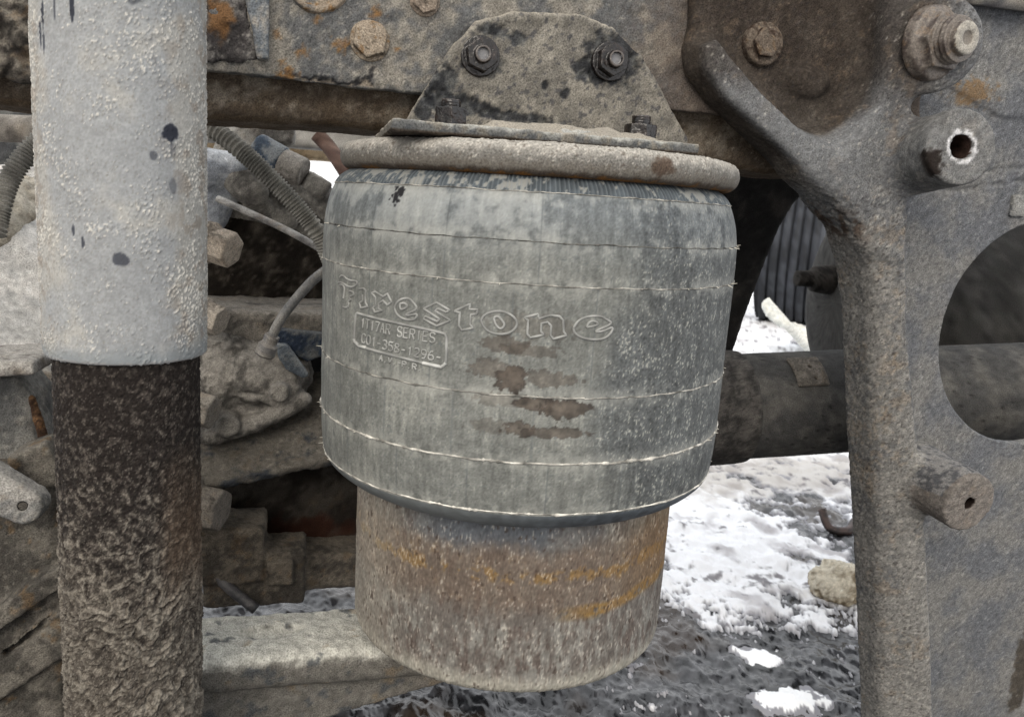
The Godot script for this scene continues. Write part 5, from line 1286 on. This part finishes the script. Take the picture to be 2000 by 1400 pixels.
	pipe_run(bp, "pipe_wall", mats["metal"], PackedVector3Array([Vector3(-0.1960, -0.1667, -0.1887), Vector3(-0.1899, -0.1495, -0.1854), Vector3(-0.1805, -0.1322, -0.1865), Vector3(-0.1651, -0.1117, -0.1868), Vector3(-0.1505, -0.0965, -0.1914), Vector3(-0.1282, -0.0805, -0.1996)]), 0.003, func(i: int) -> float: return 0.0046, 12, grimy(Color(0.42, 0.42, 0.42), Color(0.52, 0.51, 0.49), [0.0, 0.9, 0.1, 0.0, 40.0, 1.0]))
	pipe_run(bp, "fitting", mats["metal"], PackedVector3Array([Vector3(-0.1987, -0.1725, -0.1882), Vector3(-0.1954, -0.1635, -0.1871), Vector3(-0.1913, -0.1531, -0.1861)]), 0.002, func(i: int) -> float: return 0.0095 if i < 9 else 0.0072, 6, grimy(Color(0.40, 0.40, 0.41), Color(0.55, 0.53, 0.50), [0.0, 0.9, 0.2, 0.0, 40.0, 1.0]))
	# ledge plate and axle underneath
	var sp := thing("spring_seat_plate", "tilted muddy plate with a ragged blue-grey edge, above the dark axle", "plate")
	var q0 := Vector3(-0.2705, -0.2969, -0.3072)
	lumpy(sp, "plate", func(p: Vector3) -> float:
		var front := Vector3(-0.2568, -0.3142, -0.2200)
		var t := p - front
		# a slab falling towards the viewer
		var q := Vector3(t.x, t.y - 0.20 * t.x - 0.01, t.z)
		var r := q.rotated(Vector3(1, 0, 0), -0.62)
		return sd_box(r, Vector3(0.11, 0.0, -0.05), Vector3(0.19, 0.006, 0.062), 0.003), Vector3(-0.40, -0.38, -0.36), Vector3(-0.02, -0.22, -0.17), 0.0030, 0.003, Color(0.25, 0.265, 0.285), Color(0.40, 0.385, 0.36), [0.15, 1.0, 0.2, 0.1, 36.0, 4.0])
	var ax := thing("axle_beam", "dark shadowed axle beam with a red rust patch, left of the piston", "axle")
	var rustc := Vector3(-0.1672, -0.3929, -0.2800)
	var axm := carve(ax, "beam", mats["dust"], Vector3(-0.5, -0.56, -0.46), Vector3(0.10, -0.24, -0.24), 0.0045, func(p: Vector3) -> float:
		var d := sd_box(p, Vector3(-0.2, -0.385, -0.36), Vector3(0.28, 0.075, 0.07), 0.03)
		return d + 0.006 * fb(p, 16.0), rough_by(0.002, 60.0, 0.0004), func(p: Vector3, n: Vector3, d: float) -> Color:
		var c := grime(p, n, Color(0.18, 0.165, 0.15), Color(0.27, 0.255, 0.235), [0.0, 0.9, 0.0, 0.1, 18.0, 3.0])
		return c.lerp(Color(0.22, 0.125, 0.09), 0.7 * blot(p.x, p.y, rustc.x, rustc.y, 0.055, 0.016, 0.8 * fb(p, 45.0), 0.35)))
	var ub := thing("spring_clamp", "stepped grey clamp block with a small square nut, under the axle", "clamp")
	lumpy(ub, "block", func(p: Vector3) -> float:
		var d := sd_box(p, Vector3(-0.2404, -0.3835, -0.2400), Vector3(0.040, 0.030, 0.03), 0.004)
		d = smin(d, sd_box(p, Vector3(-0.2105, -0.4132, -0.2450), Vector3(0.050, 0.028, 0.03), 0.004), 0.004)
		d = minf(d, sd_box(p, Vector3(-0.1843, -0.4028, -0.2150), Vector3(0.013, 0.013, 0.008), 0.002))
		return smin(d, sd_box(p, Vector3(-0.1421, -0.4198, -0.2700), Vector3(0.075, 0.020, 0.03), 0.004), 0.004), Vector3(-0.36, -0.50, -0.32), Vector3(-0.02, -0.34, -0.19), 0.0026, 0.0022, Color(0.30, 0.285, 0.265), Color(0.40, 0.375, 0.34), [0.0, 1.0, 0.1, 0.2, 30.0, 6.0])
	var hs := thing("black_hose", "thin black hose slanting down under the clamp block, beside the black lower tube", "hose")
	pipe_run(hs, "hose_wall", mats["metal"], PackedVector3Array([Vector3(-0.2657, -0.3866, -0.2250), Vector3(-0.2479, -0.4032, -0.2173), Vector3(-0.2326, -0.4175, -0.2106), Vector3(-0.2073, -0.4362, -0.2005)]), 0.004, func(i: int) -> float: return 0.0055, 10, grimy(Color(0.20, 0.20, 0.21), Color(0.36, 0.35, 0.35), [0.0, 0.9, 0.1, 0.0, 40.0, 1.0]))
	# deep backing: the gearbox side of the chassis, which closes off the view
	var gb := thing("gearbox_housing", "dark housing deep behind the brake parts", "housing")
	lumpy(gb, "shell", func(p: Vector3) -> float: return sd_box(p, Vector3(-0.2090, -0.3099, -0.6200), Vector3(0.24, 0.17, 0.08), 0.04), Vector3(-0.6, -0.65, -0.75), Vector3(0.12, -0.08, -0.5), 0.009, 0.01, Color(0.10, 0.10, 0.105), Color(0.18, 0.17, 0.165), [0.0, 0.9, 0.0, 0.0, 12.0, 3.0])

# ------------------------------------------------------------------ left of the shock absorber
func build_left_side() -> void:
	var br := thing("crossbar", "pale grey rounded bar at the left edge, under the rail", "bar")
	pipe_run(br, "bar_wall", mats["dust"], PackedVector3Array([Vector3(-0.6148, 0.0220, -0.3939), Vector3(-0.4643, 0.0237, -0.3568), Vector3(-0.3139, 0.0269, -0.3199)]), 0.01, func(i: int) -> float: return 0.0135, 14, grimy(Color(0.44, 0.42, 0.40), Color(0.58, 0.56, 0.53), [0.1, 0.9, 0.1, 0.1, 30.0, 1.0]))
	var bx := thing("battery_box", "dark grey box behind the ribbed hose at the left edge", "box")
	lumpy(bx, "shell", func(p: Vector3) -> float: return sd_box(p, Vector3(-0.5328, -0.0190, -0.5500), Vector3(0.20, 0.075, 0.05), 0.006), Vector3(-1.0, -0.12, -0.65), Vector3(-0.35, 0.18, -0.45), 0.006, 0.002, Color(0.29, 0.295, 0.30), Color(0.42, 0.42, 0.41), [0.0, 0.8, 0.1, 0.0, 20.0, 1.0])
	var hs := thing("ribbed_hose", "grey ribbed hose bending down at the left edge beside the shock absorber", "hose")
	pipe_run(hs, "hose_wall", mats["dust"], PackedVector3Array([Vector3(-0.3638, 0.0188, -0.1837), Vector3(-0.3818, 0.0031, -0.1851), Vector3(-0.3914, -0.0114, -0.1793), Vector3(-0.3987, -0.0273, -0.1727), Vector3(-0.4026, -0.0459, -0.1647), Vector3(-0.4051, -0.0703, -0.1552)]), 0.0009, func(i: int) -> float: return 0.0080 + 0.0010 * sin(i * TAU / 5.6), 16, func(p: Vector3, n: Vector3, d: float) -> Color: return Color(0.58, 0.57, 0.54) * (1.0 + 0.3 * fb(p, 60.0)))
	var dr := thing("brake_chamber", "large pale dusty drum behind the shock absorber at the left edge", "drum")
	lumpy(dr, "drum", func(p: Vector3) -> float: return sd_cyl(p, Vector3(-0.4738, -0.1710, -0.3000), Vector3(-0.4376, -0.1199, -0.4200), 0.115, 0.125, 0.02), Vector3(-0.75, -0.35, -0.62), Vector3(-0.28, 0.08, -0.20), 0.005, 0.0015, Color(0.80, 0.80, 0.79), Color(0.88, 0.87, 0.85), [0.0, 0.9, 0.1, 0.05, 14.0, 4.0])
	lumpy(dr, "caked_top", func(p: Vector3) -> float: return sd_cap(p, Vector3(-0.4523, -0.0644, -0.2700), Vector3(-0.4249, -0.0472, -0.3300), 0.03, 0.025), Vector3(-0.6, -0.12, -0.40), Vector3(-0.30, 0.06, -0.20), 0.004, 0.007, Color(0.60, 0.56, 0.50), Color(0.78, 0.75, 0.69), [0.1, 1.0, 0.1, 0.1, 22.0, 4.0])
	var bd := thing("step_board", "thin tilted grey board end at the left edge above the angular plates", "board")
	lumpy(bd, "board", func(p: Vector3) -> float:
		var c := Vector3(-0.3732, -0.1511, -0.0500)
		var q := (p - c).rotated(Vector3(0, 0, 1), -0.06)
		return sd_box(q, Vector3.ZERO, Vector3(0.036, 0.0055, 0.035), 0.0015), Vector3(-0.50, -0.24, -0.12), Vector3(-0.30, -0.08, 0.06), 0.0025, 0.001, Color(0.42, 0.40, 0.38), Color(0.62, 0.61, 0.59), [0.0, 0.9, 0.3, 0.1, 40.0, 2.0])
	var an := thing("angle_bracket", "tall grey angular bracket plate with a rusty slot, left of the black lower tube", "bracket")
	var ap := PackedVector2Array([Vector2(-0.4125, -0.1652), Vector2(-0.3620, -0.1667), Vector2(-0.3543, -0.1801), Vector2(-0.3524, -0.2095), Vector2(-0.3414, -0.2539), Vector2(-0.3379, -0.2704), Vector2(-0.3557, -0.2780), Vector2(-0.4206, -0.2836)])
	lumpy(an, "plate", func(p: Vector3) -> float: return prism(p, ap, -0.11, -0.06 + 0.15 * (p.x + 0.36), 0.004), Vector3(-0.48, -0.34, -0.13), Vector3(-0.27, -0.16, -0.03), 0.0025, 0.0015, Color(0.37, 0.37, 0.365), Color(0.46, 0.455, 0.44), [0.0, 0.9, 0.3, 0.05, 30.0, 2.0])
	lumpy(an, "rusty_slot", func(p: Vector3) -> float: return sd_cap(p, Vector3(-0.3511, -0.1793, -0.0520), Vector3(-0.3413, -0.2269, -0.0520), 0.0030, 0.0042), Vector3(-0.42, -0.30, -0.08), Vector3(-0.30, -0.14, -0.03), 0.0016, 0.0012, Color(0.22, 0.17, 0.14), Color(0.40, 0.31, 0.23), [0.0, 0.9, 0.1, 0.5, 60.0, 2.0])
	lumpy(an, "rear_lobe", func(p: Vector3) -> float: return sd_cyl(p, Vector3(-0.4038, -0.2563, -0.2000), Vector3(-0.3730, -0.2305, -0.1300), 0.062, 0.060, 0.008), Vector3(-0.50, -0.36, -0.24), Vector3(-0.27, -0.14, -0.10), 0.003, 0.002, Color(0.42, 0.42, 0.42), Color(0.56, 0.55, 0.53), [0.0, 0.9, 0.3, 0.25, 30.0, 8.0])
	var lv := thing("lever_end", "rounded pale lever end with a small hole, low at the left edge", "lever")
	var la := Vector3(-0.3637, -0.2171, 0.0120)
	var lb := Vector3(-0.3371, -0.2346, 0.0120)
	lumpy(lv, "lever", func(p: Vector3) -> float:
		var d := extrude(sd_cap(Vector3(p.x, p.y, 0), Vector3(la.x, la.y, 0), Vector3(lb.x, lb.y, 0), 0.0145, 0.0125), absf(p.z - lerpf(la.z, lb.z, 0.5)) - 0.009, 0.003)
		return maxf(d, -sd_cyl(p, Vector3(-0.3505, -0.2491, -0.0200), Vector3(-0.3301, -0.2258, 0.0400), 0.0030, 0.0030, 0.0)), Vector3(-0.44, -0.34, -0.03), Vector3(-0.26, -0.18, 0.05), 0.0018, 0.001, Color(0.46, 0.46, 0.455), Color(0.60, 0.59, 0.57), [0.1, 0.9, 0.4, 0.1, 40.0, 2.0])
	var lo := thing("suspension_block", "big earth-brown block with diagonal ridges in the lower left corner", "suspension arm")
	var lp := PackedVector2Array([Vector2(-0.4293, -0.2270), Vector2(-0.3474, -0.2289), Vector2(-0.3313, -0.2369), Vector2(-0.3300, -0.2983), Vector2(-0.3345, -0.4682), Vector2(-0.4466, -0.4543)])
	lumpy(lo, "block", func(p: Vector3) -> float:
		var d := prism(p, lp, -0.12, -0.03, 0.008)
		d = smin(d, sd_box((p - Vector3(-0.3611, -0.3267, -0.0260)).rotated(Vector3(0, 0, 1), -0.62), Vector3.ZERO, Vector3(0.075, 0.0075, 0.009), 0.002), 0.003)
		d = smin(d, sd_box((p - Vector3(-0.3537, -0.3674, -0.0280)).rotated(Vector3(0, 0, 1), -0.62), Vector3.ZERO, Vector3(0.060, 0.016, 0.006), 0.002), 0.003)
		d = maxf(d, -sd_box((p - Vector3(-0.3545, -0.3526, -0.0220)).rotated(Vector3(0, 0, 1), -0.66), Vector3.ZERO, Vector3(0.020, 0.0022, 0.010), 0.001))
		d = smin(d, sd_box((p - Vector3(-0.3382, -0.2207, -0.0280)).rotated(Vector3(0, 0, 1), -0.45), Vector3.ZERO, Vector3(0.014, 0.016, 0.016), 0.003), 0.003)
		return d, Vector3(-0.48, -0.58, -0.13), Vector3(-0.26, -0.20, 0.0), 0.0020, 0.0016, Color(0.29, 0.28, 0.265), Color(0.40, 0.385, 0.36), [0.0, 1.0, 0.2, 0.35, 26.0, 6.0])

# ------------------------------------------------------------------ far things
func build_far() -> void:
	# tyre of a parked vehicle
	var c := Vector3(2.7832, -0.6600, -3.9586)
	var ty := thing("tyre", "dark tyre with upright tread grooves standing on the snow far behind the spring", "tyre", c + Vector3(0, 0.50, 0))
	ty.basis = frame_of(Vector3(0.80, 0, 0.60))
	var prof := PackedVector2Array([Vector2(0.30, 0.15), Vector2(0.42, 0.185), Vector2(0.485, 0.17)])
	for k in 6:
		var y := 0.165 - k * 0.055
		prof.append_array(PackedVector2Array([Vector2(0.502, y), Vector2(0.503, y - 0.040), Vector2(0.480, y - 0.043), Vector2(0.480, y - 0.053)]))
	prof.append_array(PackedVector2Array([Vector2(0.49, -0.172), Vector2(0.42, -0.185), Vector2(0.30, -0.15)]))
	turned(ty, "tread", mats["rubber"], prof, 0.02, 0.0, TAU, 0.06, NONE, grimy(Color(0.115, 0.123, 0.14), Color(0.20, 0.21, 0.23), [0.0, 0.8, 0.0, 0.0, 6.0, 2.0]))
	turned(ty, "wheel_rim", mats["rubber"], PackedVector2Array([Vector2(0.0, 0.05), Vector2(0.29, 0.06), Vector2(0.31, 0.14), Vector2(0.31, -0.14), Vector2(0.29, -0.06), Vector2(0.0, -0.05)]), 0.05, 0.0, TAU, 0.12, NONE, grimy(grey(0.35), grey(0.45), [0.0, 0.8, 0.0, 0.0, 6.0, 2.0]))
	# white board lying in the snow and an orange-edged stake
	var wb := thing("white_board", "broken white board leaning up out of the snow in front of the far tyre", "board")
	var w0 := Vector3(2.2463, -0.6600, -2.8565)
	var w1 := Vector3(1.5341, -0.3657, -2.0903)
	lumpy(wb, "board", func(p: Vector3) -> float:
		var u := (w1 - w0)
		var t := clampf((p - w0).dot(u) / u.length_squared(), 0.0, 1.0)
		var q := p - w0 - u * t
		return maxf(q.length() - lerpf(0.20, 0.07, t), absf(q.dot(Vector3(0.35, 0.75, 0.55).normalized())) - 0.014), w0.min(w1) - Vector3(0.3, 0.3, 0.3), w0.max(w1) + Vector3(0.3, 0.3, 0.3), 0.012, 0.002, Color(0.86, 0.87, 0.85), Color(0.80, 0.79, 0.75), [0.0, 0.7, 0.0, 0.0, 8.0, 2.0])
	# rock and twigs on the slush
	var rc := Vector3(0.7324, -0.6600, -0.5347)
	var rk := thing("rock", "pale tan rough stone on the slush beside the hanger leg", "stone", rc)
	lumpy(rk, "stone", func(p: Vector3) -> float: return smin(sd_ell(p, Vector3(0, 0.030, 0), Vector3(0.052, 0.036, 0.04)), sd_ell(p, Vector3(0.045, 0.015, 0.01), Vector3(0.035, 0.022, 0.03)), 0.015), Vector3(-0.09, -0.02, -0.08), Vector3(0.11, 0.10, 0.08), 0.0035, 0.011, Color(0.56, 0.51, 0.43), Color(0.84, 0.81, 0.74), [0.2, 1.0, 0.1, 0.0, 18.0, 2.0])
	var db := Vector3(0.9360, -0.6600, -0.8084)
	var tw := thing("metal_scrap", "dark curled scrap lying on the snow beside the hanger leg", "scrap", db)
	pipe_run(tw, "scrap", mats["metal"], PackedVector3Array([Vector3(-0.05, 0.05, 0.0), Vector3(-0.04, 0.015, 0.02), Vector3(0.0, 0.012, 0.03), Vector3(0.04, 0.02, 0.0), Vector3(0.09, 0.012, 0.02)]), 0.006, func(i: int) -> float: return 0.009, 8, grimy(Color(0.16, 0.14, 0.14), Color(0.34, 0.27, 0.25), [0.0, 0.8, 0.0, 0.0, 30.0, 2.0]))
	# beams and wall seen through the small gap left of the spring
	var fb_ := thing("far_rail", "pale far-side frame rail seen through the gap above the knuckle", "frame rail")
	lumpy(fb_, "rail", func(p: Vector3) -> float: return sd_box(p, Vector3(-0.1562, 0.0816, -0.9500), Vector3(0.55, 0.028, 0.03), 0.004), Vector3(-0.95, -0.10, -1.05), Vector3(0.45, 0.25, -0.85), 0.008, 0.001, Color(0.52, 0.51, 0.49), Color(0.60, 0.59, 0.57), [0.0, 0.8, 0.0, 0.0, 8.0, 2.0])
	var wo := thing("wooden_crossbar", "tan wooden plank under the far-side rail in the gap", "plank")
	lumpy(wo, "plank", func(p: Vector3) -> float: return sd_box(p, Vector3(-0.1753, 0.0564, -1.0500), Vector3(0.30, 0.018, 0.02), 0.004), Vector3(-0.75, -0.15, -1.12), Vector3(0.25, 0.20, -0.98), 0.006, 0.001, Color(0.66, 0.58, 0.47), Color(0.74, 0.67, 0.56), [0.0, 0.8, 0.0, 0.0, 8.0, 2.0])
	var sr := thing("far_strut", "brown slanting strut in the small bright gap left of the spring", "strut")
	pipe_run(sr, "strut", mats["dust"], PackedVector3Array([Vector3(-0.1570, 0.0689, -0.7616), Vector3(-0.1395, 0.0518, -0.7538), Vector3(-0.1203, 0.0242, -0.7120), Vector3(-0.1016, -0.0057, -0.6804)]), 0.02, func(i: int) -> float: return 0.012, 10, grimy(Color(0.30, 0.24, 0.22), Color(0.38, 0.32, 0.29), [0.0, 0.8, 0.0, 0.0, 8.0, 2.0]))
	var hw := thing("far_shed", "white shed with blue-grey windows far off, seen in the small gap", "shed", Vector3(-0.1689, -0.6600, -7.8003) * 1.0)
	hw.position = Vector3(-6.0, GROUND, -22.0)
	var sb := BoxMesh.new()
	sb.size = Vector3(14, 3.4, 5)
	var white := StandardMaterial3D.new()
	white.albedo_color = Color(0.86, 0.87, 0.88)
	white.roughness = 0.9
	part(hw, "wall", sb, white).position = Vector3(0, 1.7, 0)
	var wmat := StandardMaterial3D.new()
	wmat.albedo_color = Color(0.42, 0.48, 0.55)
	wmat.roughness = 0.3
	for k in 5:
		var wb2 := BoxMesh.new()
		wb2.size = Vector3(1.4, 1.0, 0.08)
		part(hw, "window", wb2, wmat).position = Vector3(-5.2 + k * 2.6, 1.9, 2.5)
